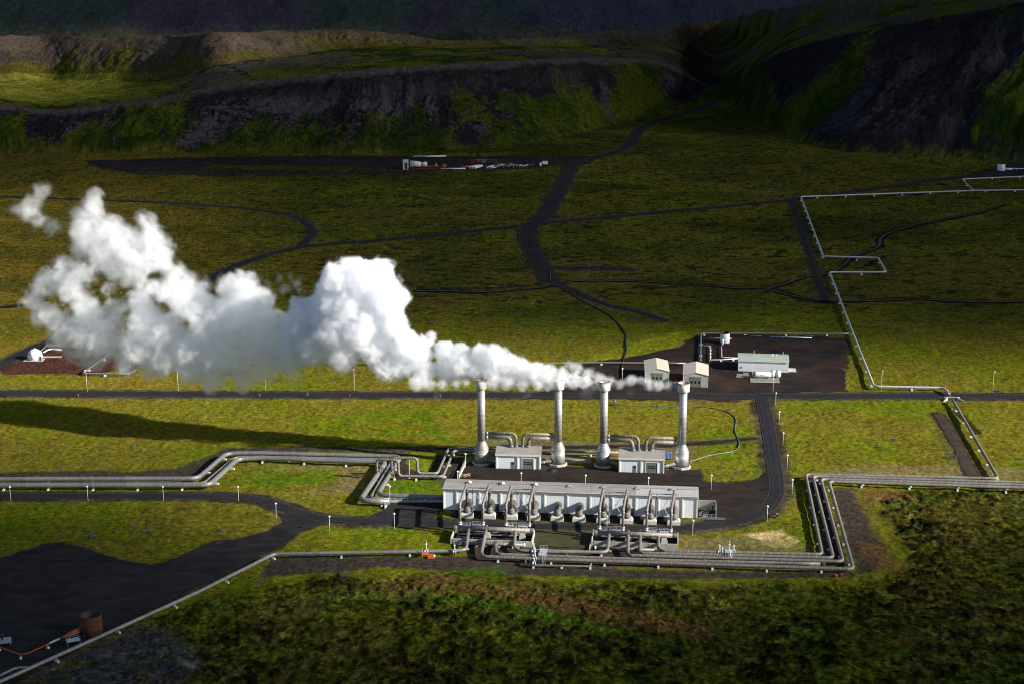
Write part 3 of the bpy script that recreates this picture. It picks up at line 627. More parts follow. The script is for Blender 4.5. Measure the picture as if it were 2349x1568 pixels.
# ------------------------------------------------------------------ unseen cloud sheet added to shade the ground, shaped by the light map
LU = [-300,0,300,600,900,1200,1500,1800,2100,2349,2650]
LV = [(-200,[.22]*8+[.05]*3),
 (50,[.20,.20,.20,.18,.16,.14,.14,.14,.12,.10,.08]),
 (85,[.55,.50,.60,.60,.38,.16,.16,.24,.18,.12,.10]),
 (115,[.50,.45,.60,.50,.30,.16,.12,.24,.17,.13,.10]),
 (150,[.45,.42,.50,.34,.22,.15,.08,.20,.18,.13,.10]),
 (195,[.60,.60,.34,.16,.11,.10,.07,.18,.17,.13,.10]),
 (240,[.34,.34,.16,.12,.12,.12,.13,.19,.17,.13,.10]),
 (300,[.10,.10,.11,.11,.14,.13,.15,.18,.15,.12,.09]),
 (370,[.10,.10,.10,.10,.13,.15,.16,.16,.12,.09,.07]),
 (420,[.16,.18,.18,.18,.20,.22,.20,.17,.11,.09,.08]),
 (445,[.34,.36,.28,.20,.20,.21,.19,.16,.11,.09,.08]),
 (500,[.64,.62,.46,.30,.20,.18,.17,.14,.11,.10,.09]),
 (620,[.62,.60,.50,.34,.24,.21,.18,.16,.13,.11,.10]),
 (700,[.72,.70,.60,.44,.30,.26,.22,.17,.14,.12,.10]),
 (750,[.80,.80,.75,.60,.48,.46,.38,.27,.20,.17,.15]),
 (790,[.85,.85,.85,.75,.62,.66,.66,.52,.38,.32,.3]),
 (850,[1,1,1,1,.9,.95,1,1,.82,.75,.7]),
 (900,[1,1,1,1,1,1,1,1,1,1,1]),
 (922,[1,1,1,1,1,1,1,1,1,1,1]),
 (960,[1,1,1,1,1,1,1,1,1,1,1]),
 (1020,[.75,.75,.8,.9,1,1,1,1,1,1,1]),
 (1050,[.60,.62,.66,.85,1,1,1,1,1,1,1]),
 (1075,[.60,.60,.62,.85,1,1,1,1,1,1,1]),
 (1120,[.62,.62,.70,.95,1,1,1,1,1,1,1]),
 (1165,[.30,.32,.42,.85,1,1,1,1,.95,.85,.8]),
 (1210,[.14,.16,.24,.75,1,1,1,1,.75,.55,.5]),
 (1250,[.10,.12,.18,.60,1,1,1,1,.45,.30,.28]),
 (1320,[.18,.18,.20,.36,.65,.75,.62,.5,.32,.26,.22]),
 (1370,[.15,.15,.18,.34,.55,.55,.38,.28,.22,.2,.18]),
 (1430,[.12,.12,.13,.17,.26,.28,.22,.18,.18,.18,.16]),
 (1500,[.08,.08,.09,.10,.12,.13,.12,.11,.12,.14,.14]),
 (1640,[.07,.08,.08,.09,.10,.10,.10,.10,.12,.14,.14])]
def lightmap(u, v):
    rows = np.array([r for _, r in LV], float); vs_ = np.array([a for a, _ in LV], float)
    fu = np.interp(u, LU, np.arange(len(LU))); fv = np.interp(v, vs_, np.arange(len(vs_)))
    iu = np.clip(fu.astype(int), 0, len(LU)-2); iv = np.clip(fv.astype(int), 0, len(vs_)-2); a = fu-iu; b = fv-iv
    return (rows[iv,iu]*(1-a)+rows[iv,iu+1]*a)*(1-b)+(rows[iv+1,iu]*(1-a)+rows[iv+1,iu+1]*a)*b
# rows of the cloud follow the ground they shade
cyr = np.concatenate([np.linspace(-200, 380, 12, endpoint=False), np.linspace(380, 900, 60, endpoint=False), np.linspace(900, 2000, 70, endpoint=False), np.linspace(2000, 5200, 40)])
ctt = np.linspace(-1, 1, 110); CYg, CTg = np.meshgrid(cyr, ctt, indexing='ij'); CXg = CTg*np.maximum(CYg, 350)*.62
# ground height under each point, so hills get the shade meant for them
def h_at(X, Y):
    i = np.clip(np.searchsorted(tcol, X/np.maximum(Y, 61)), 1, nc-1); j = np.clip(np.searchsorted(yrow, Y), 1, nr-1); return zz[j, i]
hh = np.maximum(h_at(CXg, CYg), 0); cu, cv = proj(CXg, np.maximum(CYg, 300), hh)
Lm = lightmap(cu, np.where(CYg < 380, 1640, cv))**1.3; Lm = np.clip(Lm+(fbm(CXg, CYg, 70, 4, 201)-.5)*.5*np.sqrt(np.clip(Lm*(1-Lm), 0, 1)), .02, 1)
S3 = np.array(to_sun); alt = 1300
base = np.stack([CXg, CYg, hh], -1)+S3*((alt-hh)/S3[2])[..., None]
thick = (60+140*fbm(CXg, CYg, 130, 4, 202))*(1-Lm**2)+4
top = base+S3*thick[..., None]
a_ = 1-np.sqrt(Lm); a_[Lm > .985] = 0; a_ = np.clip(a_, 0, .9)
n1, n2_ = CXg.shape; vb = base.reshape(-1, 3); vt = top.reshape(-1, 3); vs = np.concatenate([vb, vt]).astype(np.float32); N = n1*n2_
i0 = (np.arange(n1-1)[:, None]*n2_+np.arange(n2_-1)[None]); dn = a_.reshape(n1, n2_)
occ = (dn[:-1,:-1]+dn[1:,:-1]+dn[:-1,1:]+dn[1:,1:]) > .03
ii = i0[occ]; fs = [tuple(map(int, (a, a+n2_, a+n2_+1, a+1))) for a in ii]+[tuple(map(int, (N+a, N+a+1, N+a+n2_+1, N+a+n2_))) for a in ii]
me_ = bpy.data.meshes.new('cloud'); me_.from_pydata([tuple(map(float, p)) for p in vs], [], fs); me_.update()
at_ = me_.attributes.new('cover', 'FLOAT', 'POINT'); at_.data.foreach_set('value', np.concatenate([a_.ravel(), a_.ravel()]).astype(np.float32))
me_.polygons.foreach_set('use_smooth', np.ones(len(fs), bool))
q = NT('cloud'); at = q.n('ShaderNodeAttribute', attribute_name='cover'); tr = q.n('ShaderNodeBsdfTransparent'); df = q.n('ShaderNodeBsdfDiffuse'); df.inputs[0].default_value = (.85,.85,.87,1)
mx = q.n('ShaderNodeMixShader'); q.l(at.outputs['Fac'], mx.inputs[0]); q.l(tr.outputs[0], mx.inputs[1]); q.l(df.outputs[0], mx.inputs[2]); q.l(mx.outputs[0], q.out.inputs['Surface']); M['cloud'] = q.m
tag(meshobj('shade_clouds', me_, 'cloud'), None, None, kind='structure')
# ================================================================== plant
def frame(pL, pR):
    a = G(*pL); b = G(*pR); return a, math.atan2(b.y-a.y, b.x-a.x), (b-a).length
def loc2w(A, rz, x, y, z=0): return Vector((A.x+x*math.cos(rz)-y*math.sin(rz), A.y+x*math.sin(rz)+y*math.cos(rz), z))
def wallring(mb, x0, y0, x1, y1, z0, z1, gx=None, gy=None, mi=0):
    """four walls with metre uvs; gx = ridge rise with the ridge along x, gy = along y"""
    def face(a, b, top):
        L = math.hypot(b[0]-a[0], b[1]-a[1]); pts = [(a[0],a[1],z0),(b[0],b[1],z0)]; uv = [(0,0),(L,0)]
        if top: pts += [(b[0],b[1],z1),((a[0]+b[0])/2,(a[1]+b[1])/2,z1+top),(a[0],a[1],z1)]; uv += [(L,1),(L/2,1),(0,1)]
        else: pts += [(b[0],b[1],z1),(a[0],a[1],z1)]; uv += [(L,1),(0,1)]
        mb.add(pts, [tuple(range(len(pts)))], [uv], mi)
    face((x0,y0),(x1,y0), gy); face((x1,y0),(x1,y1), gx); face((x1,y1),(x0,y1), gy); face((x0,y1),(x0,y0), gx)
def roof(mb, x0, y0, x1, y1, z, rise, along='x', ov=.25, th=.22, mi=0):
    def slab(p):       # p: four corners of the upper face with uv across
        lo = [Vector(q)-Vector((0,0,th)) for q in p]; L = (Vector(p[1])-Vector(p[0])).length
        mb.add(list(p)+lo, [(0,1,2,3),(7,6,5,4),(0,4,5,1),(1,5,6,2),(2,6,7,3),(3,7,4,0)], [[(0,0),(L,0),(L,9),(0,9)]]+[[(.1,.1)]*4]*5, mi)
    if along == 'x':
        ym = (y0+y1)/2; k = rise/(ym-y0)
        slab([(x0-ov,y0-ov,z-k*ov+th),(x1+ov,y0-ov,z-k*ov+th),(x1+ov,ym,z+rise+th),(x0-ov,ym,z+rise+th)])
        slab([(x1+ov,y1+ov,z-k*ov+th),(x0-ov,y1+ov,z-k*ov+th),(x0-ov,ym+.004,z+rise+th),(x1+ov,ym+.004,z+rise+th)])
    else:
        xm = (x0+x1)/2; k = rise/(xm-x0)
        slab([(x0-ov,y1+ov,z-k*ov+th),(x0-ov,y0-ov,z-k*ov+th),(xm,y0-ov,z+rise+th),(xm,y1+ov,z+rise+th)])
        slab([(x1+ov,y0-ov,z-k*ov+th),(x1+ov,y1+ov,z-k*ov+th),(xm+.004,y1+ov,z+rise+th),(xm+.004,y0-ov,z+rise+th)])
def boxobj(name, mats, parent, *b, **k):
    m = MB(); m.box(*b, **k); return m.build(name, mats, parent)
AX = {}
# ---------------------------------------------------------------- main hall
A, RZ, L = frame(za(137,1080), za(2010,1145)); AX['hall'] = (A, RZ, L); Hh = 7.7; Dp = 9.4
hall = thing('plant_hall', A, 'long white corrugated hall with low grey brown roof behind the row of steam ducts', 'building', rz=RZ)
m = MB(); wallring(m, 0, 0, L, Dp, 0, Hh, gx=.65); m.build('wall', 'wall_sheet', hall)
px = [0.15]+[(x-137)/(2010-137)*L for x in (235,405,565,730,890,1058,1225,1390,1560,1725,1900)]+[L-.2]
m = MB(); roof(m, 0, 0, px[7]-.0, Dp, Hh, .65); m.build('roof', 'roof_sheet', hall)
m = MB(); roof(m, px[7]+.55, 0, L*.755, Dp, Hh, .65); m.build('roof', 'roof_sheet', hall)
m = MB(); roof(m, L*.755+.55, 0, L, Dp, Hh, .65); o = m.build('roof', 'new_roof_sheet', hall); o['label'] = 'newer paler roof section at the right end'
boxobj('eaves_fascia', 'trim', hall, -.3, -.42, Hh-.42, L+.3, -.27, Hh+.16)
boxobj('gutter', 'trim_dark', hall, -.3, -.60, Hh-.02, L+.3, -.423, Hh+.14)
boxobj('ridge_cap', 'trim_dark', hall, .2, Dp*.5-.25, Hh+.86, L-.2, Dp*.5+.25, Hh+1.02)
for x in px: boxobj('pilaster', 'trim', hall, x-.22, -.24, 0, x+.22, -.003, Hh-.43)
for x in (px[3]-1.9, px[9]-1.9):
    d = boxobj('door', 'dark_metal', hall, x, -.06, .1, x+1.2, -.004, 2.9); boxobj('sign', 'blue_sheet', d, x+.3, -.09, 1.0, x+.9, -.063, 1.5); boxobj('lintel', 'trim', d, x-.12, -.12, 2.903, x+1.32, -.004, 3.05)
for k, x in enumerate((333, 578, 822, 1070, 1318, 1565, 1817)):
    xx = (x-150)/(2005-150)*L; zz0 = Hh+.82; m = MB(); m.box(xx-.9, 3.3, zz0-.28, xx+.9, 5.0, zz0+.22)
    b = m.build('skylight', 'trim_dark', hall)
    if k < 3: m = MB(); m.lathe([(.75,0),(.72,.25),(.55,.5),(.28,.66),(.02,.72)], 18, (xx,4.1,zz0+.22)); o = m.build('dome', 'white_paint', b); b['label'] = 'roof light with a white dome'
    else: m = MB(); m.box(xx-.7, 3.5, zz0+.221, xx+.7, 4.8, zz0+.5, tx=.25, ty=.2); o = m.build('dome', 'frame_blue', b); b['label'] = 'roof light with a flat glazed top'
# annex at the right end: low walled service yard
an = thing('service_yard_wall', loc2w(A,RZ,L+.3,0), 'grey concrete walls of the small service yard at the right end of the hall', 'wall', rz=RZ)
for b_ in ((L+.3, Dp-1.2, 0, L+6.5, Dp-.9, 3.6),(L+6.2, -.5, 0, L+6.5, Dp-1.203, 3.4),(L+.3, -.8, 0, L+9.5, -.503, .7)): m = MB(); m.box(*b_); o = m.build('wall', 'dark_concrete', an); o.location = (-(L+.3), 0, 0)
m = MB()
for zz_ in (.55, 1.1):  m.bar((L+2,-.65,.7+zz_), (L+6.2,-.65,.7+zz_), .035)
for xx in (L+2, L+3.4, L+4.8, L+6.2): m.bar((xx,-.65,.7),(xx,-.65,1.8), .035)
o = m.build('railing', 'galvanised', an); o.location = (-(L+.3), 0, 0)
vt = thing('vent_drum', loc2w(A,RZ,L+2.2,1.6), 'dark round drum standing in the service yard beside the hall end', 'tank')
m = MB(); m.lathe([(1.5,0),(1.5,1.5),(1.35,1.55),(1.3,1.2),(.05,1.2)], 24); m.build('drum', 'dark_metal', vt)
m = MB(); m.lathe([(1.53,.7),(1.62,.7),(1.62,.85),(1.53,.85)], 24); m.build('band', 'galvanised', vt)
vp = thing('vent_pipe', loc2w(A,RZ,L+5.3,4.5), 'bent dark pipe against the service yard back wall', 'pipe')
m = MB(); m.tube([(0,2,3.0),(0,1.2,3.0),(0,1.2,.9),(-3,1.2,.9)], .3, fillet=.5); m.build('tube', 'dark_metal', vp)
m = MB(); m.box(-1.5, .9, 0, -1.1, 1.5, .6); m.build('support', 'concrete', vp)
# ---------------------------------------------------------------- separators (ducts) in front of the hall
ORD = ['leftmost','second from left','third from left','fourth from left','fifth from left','fifth from right','fourth from right','third from right','second from right','rightmost']
GX = [(px_-137)/(2010-137)*L for px_ in (322,487,648,812,985,1143,1318,1490,1660,1830)]
GX = [g_+.35 for g_ in GX]
duct_x = []
for i, gx_ in enumerate(GX):
    base = loc2w(A, RZ, gx_, -6.2); r = 1.32
    t = thing('steam_duct', base, f'brown steam duct curving out of the white hall, {ORD[i]} of ten', 'duct', 'steam ducts in front of the hall', rz=RZ)
    m = MB(); m.tube([(0,6.15,3.15),(0,2.2,3.15),(0,1.2,3.05),(0,.45,2.75),(0,.05,2.2)], r, n=28); m.build('elbow', 'duct_clad', t)
    m = MB(); m.lathe([(.05,.95),(.8,1.1),(1.2,1.55),(1.335,2.1),(1.335,2.5),(1.2,3.0),(.8,3.4),(.05,3.6)], 28); m.build('end_dome', 'duct_clad', t)
    m = MB(); m.box(-2.2, -1.5, 0, 2.2, 1.5, 1.25); m.box(-2.2, -1.5, 1.254, 2.2, 1.5, 1.95, tx=.55, ty=.4); m.build('concrete_base', 'pale_block', t)
    for s_ in (-1, 1): m = MB(); m.box(s_*.9-.12, -.9, 1.95, s_*.9+.12, .9, 2.35); m.build('saddle', 'galvanised', t)
    duct_x.append(gx_)
hdr = []
ARCH = [0,1,2,3,6,7,8,9]; AO = ['leftmost','second','third','fourth','fifth','sixth','seventh','rightmost']
col_px = [zb(487,870), zb(807,875), zb(1128,880), zb(1452,890), zc(512,930), zc(840,945), zc(1170,955), zc(1508,970)]
for k, i in enumerate(ARCH):
    gx_ = duct_x[i]; foot = G(*col_px[k], 3.2); inv = Matrix.Rotation(-RZ, 3, 'Z'); lf = inv @ (foot-A); lx, ly = lf.x, lf.y
    t = thing('arched_steam_pipe', loc2w(A, RZ, lx, ly), f'tall arched pipe from a steam duct over the road, {AO[k]} of eight', 'pipe', 'arched pipes crossing the front road', rz=RZ)
    zt = 11.6; a = (gx_-lx, -6.2-ly, 3.5); m = MB()
    m.tube([a, (a[0], a[1], zt+.5), (a[0]*.0, 0, zt-.6), (0, 0, 3.0)], .45, n=18, fillet=1.1); m.build('tube', 'brown_clad', t)
    m = MB(); m.lathe([(.45,0),(.62,0),(.62,.14),(.45,.14)], 18, (a[0],a[1],3.45)); m.build('flange', 'galvanised', t)
    m = MB(); m.lathe([(.46,0),(.54,.05),(.54,.9),(.46,.95)], 18, (0,0,9.0)); m.build('expansion_joint', 'grey_clad', t)
    v = MB(); v.lathe([(.46,0),(.66,0),(.66,.15),(.55,.2),(.55,.8),(.66,.85),(.66,1.0),(.46,1.0)], 16, (0,0,3.6)); vb_ = v.build('valve', 'galvanised', t)
    v = MB(); v.bar((.5,0,4.1),(1.05,0,4.1), .07); v.lathe([(.3,.0),(.34,.03),(.3,.06),(.26,.03)], 14, (1.05,0,4.1), axis='X', closed=False); v.build('handwheel', 'red_rust', vb_)
    hdr.append((t, lx, ly))
# support frames between the arches
for k, (i, lab) in enumerate(((0,'leftmost'),(2,'second from left'),(6,'third from left'),(8,'rightmost'))):
    x0 = duct_x[i]+2.0; x1 = x0+4.7; t = thing('pipe_support_frame', loc2w(A,RZ,x0,-6.4), f'blue grey steel frame with crossed braces, {lab} of four', 'steel frame', 'braced frames before the hall', rz=RZ)
    for xx in (0, 4.7): m = MB(); m.box(xx-.14, -.14, 1.4, xx+.14, .14, 10.6); m.build('post', 'frame_blue', t)
    m = MB(); m.box(-2.2, -.12, 10.603, 7.0, .12, 10.9); m.build('beam', 'frame_blue', t)
    for (a, b, yy) in (((.1,10.2),(4.6,2.2), -.2),((4.6,10.2),(.1,2.2), .2)): m = MB(); m.bar((a[0],yy,a[1]),(b[0],yy,b[1]), .09); m.build('brace', 'galvanised', t)
# ---------------------------------------------------------------- header pits
def rails(mb, x0, x1, y, z, n=3, depth=1.0):
    for yy in (y, y+depth):
        for zz_ in (.55, 1.1): mb.bar((x0,yy,z+zz_),(x1,yy,z+zz_), .04)
        for j in range(n+1): mb.bar((x0+(x1-x0)*j/n,yy,z),(x0+(x1-x0)*j/n,yy,z+1.1), .04)
PITS = [(zb(412,903), zb(1512,942), zb(353,1125), zb(1490,1172), zb(495,1112), zb(1392,1142), 'left'),
        (zc(445,968), zc(1580,1010), zc(400,1160), zc(1612,1208), zc(450,1178), zc(1320,1215), 'right')]
for (hl, hr, wl, wr, sl_, sr, side) in PITS:
    a = G(*hl, 2.9); b = G(*hr, 2.9); rz = math.atan2(b.y-a.y, b.x-a.x); Lh = (b-a).length
    t = thing('steam_header', (a.x,a.y,0), f'thick brown horizontal header pipe over the {side} concrete pit', 'pipe', 'header pipes', rz=rz)
    m = MB(); m.tube([(0,0,2.9),(Lh,0,2.9)], .78, n=26); m.build('tube', 'brown_clad', t)
    for xx in (-.15, Lh-.95): m = MB(); m.lathe([(.3,0),(.82,0),(.86,.08),(.86,1.0),(.8,1.1),(.3,1.1)], 26, (xx,0,2.9), axis='X'); m.build('end_cap', 'grey_clad', t)
    for f_ in (.42, .86): m = MB(); m.box(Lh*f_-1.1, -.8, 0, Lh*f_+1.1, .8, 2.05, tx=.3, ty=.15); m.build('saddle_block', 'pale_block', t)
    # walls
    c = G(*wl, 0); d = G(*wr, 0); rzw = math.atan2(d.y-c.y, d.x-c.x); Lw = (d-c).length; dpt = 10.5
    p = thing('concrete_pit', (c.x,c.y,0), f'grey walled concrete pit holding the {side} header pipe and its valves', 'pit', 'header pits', rz=rzw)
    def wallm(*b): mm = MB(); mm.box(*b); return mm.build('wall', 'concrete', p)
    wallm(0, 0, -.3, Lw, .3, 1.9); wallm(0, .303, -.3, .3, dpt, 2.0); wallm(Lw-.3, .303, -.3, Lw, dpt, 1.9); wallm(.303, dpt-.3, -.3, Lw-.303, dpt, .9)
    m = MB(); m.box(.303, .303, -.2, Lw-.303, dpt-.303, .02); m.build('floor', 'dark_gravel', p)
    for f_ in (.03, .33, .66): m = MB(); m.box(Lw*f_, -.045, -.2, Lw*f_+.1, -.003, 1.85); m.build('joint', 'trim_dark', p)
    # dark pipework in the pit
    for j, (yy, zz_, rr) in enumerate(((2.2,.6,.28),(3.4,.9,.22),(7.2,.8,.3),(8.4,1.0,.2))):
        t3 = thing('drain_pipe', loc2w(c, rzw, 1.5, yy), f'thin drain pipe inside the {side} header pit, ' + ['nearest the front wall','second from the front wall','second from the back wall','nearest the back wall'][j], 'pipe', rz=rzw)
        m = MB(); m.tube([(0,0,.3),(0,0,zz_),(Lw*(.5+.1*j),0,zz_),(Lw*(.5+.1*j),0,.3)], rr, n=10, fillet=.5); m.build('tube', 'dark_metal' if j % 2 else 'brown_clad', t3)
        m = MB(); m.lathe([(rr,0),(rr+.12,0),(rr+.12,.1),(rr,.1)], 12, (Lw*.2,0,zz_), axis='X'); m.build('flange', 'galvanised', t3)
    # lower header outside the wall
    e = G(*sl_, 1.0); f_ = G(*sr, 1.0); rz2 = math.atan2(f_.y-e.y, f_.x-e.x); L2 = (f_-e).length
    t2 = thing('drain_header', (e.x,e.y,0), f'thinner horizontal header pipe running along the front wall of the {side} pit', 'pipe', 'lower header pipes', rz=rz2)
    m = MB(); m.tube([(0,0,1.0),(L2,0,1.0)], .52, n=20); m.build('tube', 'brown_clad', t2)
    for xx in (-.1, L2-.5): m = MB(); m.lathe([(.2,0),(.56,0),(.58,.06),(.58,.5),(.5,.6),(.2,.6)], 20, (xx,0,1.0), axis='X'); m.build('end_cap', 'white_paint', t2)
    for q_ in (.25, .6, .9): m = MB(); m.box(L2*q_-.4, -.4, 0, L2*q_+.4, .4, .5); m.build('support', 'pale_block', t2)
# guard rails on the header walkways
for (pl, pr, lab) in ((zb(517,862),zb(632,868),'first'),(zb(655,868),zb(780,875),'second'),(zb(1160,880),zb(1277,886),'third'),(zb(1300,888),zb(1430,893),'fourth'),(zc(540,935),zc(662,940),'fifth'),(zc(685,940),zc(815,944),'sixth'),(zc(1195,958),zc(1325,962),'seventh'),(zc(1350,964),zc(1480,970),'eighth')):
    a = G(*pl, 2.2); b = G(*pr, 2.2); rz = math.atan2(b.y-a.y, b.x-a.x); Lr = (b-a).length
    t = thing('walkway', (a.x,a.y,0), f'small railed steel walkway behind the header pipes, {lab} from the left', 'walkway', 'railed walkways at the headers', rz=rz)
    m = MB(); m.box(0, 0, 2.1, Lr, 1.1, 2.2); m.build('deck', 'galvanised', t)
    m = MB(); rails(m, 0, Lr, .03, 2.2, 2, 1.04); m.build('railing', 'galvanised', t)
    for xx in (.1, Lr-.1): m = MB(); m.bar((xx,.5,0),(xx,.5,2.1), .07); m.build('leg', 'galvanised', t)
# ---------------------------------------------------------------- pipelines
def pipeline(name, label, pts, dia, mat='brown_clad', cat='pipeline', group=None, sup=14, zsup=None, sup_mat='white_paint', fil=2.2, skip=(), blk=.55, world=None):
    P_ = world if world else [G(*p) for p in pts]
    t = thing(name, (P_[0].x, P_[0].y, 0), label, cat, group); o_ = Vector((P_[0].x, P_[0].y, 0))
    R_ = round_path(P_, fil); D_ = [R_[0]]
    for i in range(1, len(R_)):
        n_ = max(1, int((R_[i]-R_[i-1]).length/6)); D_ += [R_[i-1]+(R_[i]-R_[i-1])*(k/n_) for k in range(1, n_+1)]
    m = MB(o_); m.tube(D_, dia/2, n=20, world=True); m.build('tube', mat, t)
    if sup:
        acc = sup*.6; k = 0
        for i in range(1, len(P_)):
            a, b = P_[i-1], P_[i]; Ls = (b-a).length; d = (b-a).normalized()
            if abs(d.z) > .3: acc = sup*.5; continue
            while acc < Ls:
                p = a+d*acc; gz = hz(p.x, p.y); u_, v_ = proj(p.x, p.y, p.z)
                if -40 < u_ < 2390 and v_ < 1600 and p.z-dia/2 > gz+.1 and not any(s0 < k < s1 for s0, s1 in skip):
                    ang = math.atan2(d.y, d.x); mm = MB(o_); nx, ny = -math.sin(ang), math.cos(ang); w_ = dia*.5+blk*.5; 
                    c_ = [p+d*sx*blk*.6+Vector((nx,ny,0))*sy*w_ for sx, sy in ((-1,-1),(1,-1),(1,1),(-1,1))]
                    zb_ = gz-.3; zt_ = min(gz+blk, p.z-dia*.42)
                    vs_ = [(q_.x,q_.y,zb_) for q_ in c_]+[(q_.x*.92+p.x*.08,q_.y*.92+p.y*.08,zt_) for q_ in c_]
                    mm.add(vs_, [(3,2,1,0),(4,5,6,7),(0,1,5,4),(1,2,6,5),(2,3,7,6),(3,0,4,7)], world=True)
                    sb = mm.build('support_block', sup_mat, t)
                    if zt_ < p.z-dia*.45 and (p.y < 700):
                        mm = MB(o_); mm.bar((p.x,p.y,zt_),(p.x,p.y,p.z-dia*.3), .16, world=True); mm.build('saddle', 'galvanised', sb)
                acc += sup; k += 1
            acc -= Ls
    return t, P_
def zz_list(zf_, pts, z): return [(*zf_(*p[:2]), p[2] if len(p) > 2 else z) for p in pts]
# the west supply lines
pipeline('supply_pipeline', 'thick grey pipeline from the left edge, upper one of the stepped pair', zz_list(zf,[(-140,326),(1195,322),(1372,170)],1.7)+zz_list(zh,[(0,266),(1455,300),(1228,668),(1870,692)],1.7), 1.65, 'grey_clad', sup=16, fil=3.5)
pipeline('supply_pipeline', 'thick grey pipeline from the left edge, lower one beside the road lamps', zz_list(zf,[(-140,362),(1270,360),(1440,203)],1.7)+zz_list(zh,[(100,312),(860,340),(1312,352),(1062,722),(1345,735)],1.7), 1.9, 'grey_clad', sup=16, fil=3.2)
pipeline('supply_pipeline', 'slimmer grey pipeline squeezed between the two thick ones at the left bends', zz_list(zf,[(1100,352),(1235,350),(1425,193)],1.4)+zz_list(zh,[(60,300),(1375,330),(1160,700),(1345,712)],1.4), .95, 'grey_clad', sup=16, fil=2.5)
zlow, zhi = 1.6, 6.6
def up(p, z): return (*p, z)
def arch(name, label, foot, over, rest, dia):   # foot/over: photo points on the ground plane level of the pipe
    f0 = G(*foot, zlow); o0 = V(*over[0], f0.y); o1 = V(*over[1], f0.y-1.0)
    dn = G(*over[2], zlow)
    W_ = [f0, Vector((f0.x, f0.y, o0.z)), Vector((dn.x, dn.y, o0.z)), dn]+[G(*p) for p in rest]
    return pipeline(name, label, None, dia, 'brown_clad', sup=13, fil=1.8, world=W_)
arch('expansion_loop_pipe', 'brown pipe arching off the left diagonal pipeline towards the stacks, front one', zh(1225,480), [zh(1225,325),zh(1400,330),zh(1432,487)], zz_list(zh,[(1860,492),(1965,243),(2220,246)],1.6), 1.0)
arch('expansion_loop_pipe', 'brown pipe arching off the right diagonal pipeline towards the stacks, rear one', zh(1367,462), [zh(1370,312),zh(1580,312),zh(1615,462)], zz_list(zh,[(1808,462),(1915,222),(2220,226)],1.6), 1.0)
pipeline('return_pipeline', 'upper brown pipe running behind both valve houses and the stacks', zz_list(zd,[(-40,1170),(500,1170),(1200,1195),(1860,1215)],1.6)+zz_list(ze,[(300,1218),(680,1226)],1.6), 1.0, sup=14)
pipeline('return_pipeline', 'short lower brown pipe between the first stack and its valve house', zz_list(zd,[(-40,1210),(500,1212)],1.2), .9, sup=10)
# the four lines on the east side
E = dict(sup=17, sup_mat='white_paint')
pipeline('east_pipeline', 'brown pipeline leading to the road culvert, nearest the side road at the bends', zz_list(zm,[(1598,520),(2072,1338)],1.5)+[(1848,1087,1.5),(1886,1270.5,1.5)]+zz_list(za,[(1750,1387),(1722,1240)],1.5)[:1]+[(*za(1722,1365),1.5),(*za(1722,1240),2.9)], 1.12, 'brown_clad', **E)
pipeline('east_pipeline', 'brown pipeline, second from the side road in the four nested bends', [(2600,1113,1.5)]+zz_list(zi,[(1330,490),(1528,1276)],1.5)+[(*za(1590,1402),1.5),(*za(1585,1378),1.5),(*za(1588,1236),2.9)], 1.12, 'brown_clad', **E)
pipeline('east_pipeline', 'brown pipeline, third from the side road in the four nested bends', [(2600,1119,1.5)]+zz_list(zi,[(1408,517),(1622,1311)],1.5)+[(*za(1510,1420),1.5),(*za(1497,1400),1.5),(*za(1499,1232),2.9)], 1.12, 'brown_clad', **E)
pipeline('east_pipeline', 'brown pipeline, farthest from the side road in the four nested bends', [(2600,1126,1.5)]+zz_list(zi,[(1485,540),(1722,1385)],1.5)+[(*za(900,1447),1.5),(*za(428,1428),1.5),(*za(415,1400),1.5),(*za(455,1206),2.9)], 1.2, 'brown_clad', **E)
pipeline('east_pipeline', 'brown pipeline stopping short of the bends in a rusty stub', zz_list(zi,[(1400,1334),(0,1304)],1.5)+[(*za(900,1424),1.5),(*za(528,1412),1.5),(*za(516,1335),1.5)], 1.1, 'brown_clad', sup=0)
pipeline('pipe_stub', 'short dark red rusty end piece on the unfinished pipeline', zz_list(zi,[(1401,1334),(1450,1335)],1.5), 1.0, 'rust', sup=0, cat='pipe')
pipeline('branch_pipe', 'brown branch from the right header turning left to the valve platform', [(*za(1362,1232),2.9),(*za(1345,1395),1.5),(*za(900,1393),1.5),(*za(690,1383),1.5),(*za(658,1360),1.5),(*za(668,1205),2.9)], 1.12, 'brown_clad', sup=11)
pipeline('bypass_pipe', 'thin brown bypass pipe nearest the moss below the valve platform', [(*za(740,1455),1.2),(*za(742,1490),.8),(*za(1222,1500),.8),(*za(1226,1478),1.2)], .62, 'brown_clad', sup=9, fil=1.2, cat='pipe')
pipeline('branch_pipe', 'short steep brown branch between the left pit and the trunk lines', [(*zb(1000,1105),1.2),(*zb(962,1280),1.1),(*zb(1240,1288),1.1)], .95, 'brown_clad', sup=0, cat='pipe')
pipeline('west_long_pipeline', 'long grey brown pipeline running diagonally from the left pit to the bottom left corner', [(*za(325,1206),2.9),(*za(302,1380),1.5),(*za(15,1390),1.5),(*zh(230,1238),1.6),(*zf(1200,1010),1.6),(*zf(560,1300),1.6),(*zf(0,1553),1.6),(*zf(-140,1615),1.6)], 1.1, 'grey_clad', sup=22, sup_mat='pale_block')
pipeline('corner_pipe', 'short grey pipe joining the long pipeline in the bottom left corner', zz_list(zf,[(168,1468),(98,1468),(-60,1545)],1.6), .8, 'grey_clad', sup=0, fil=2, cat='pipe')
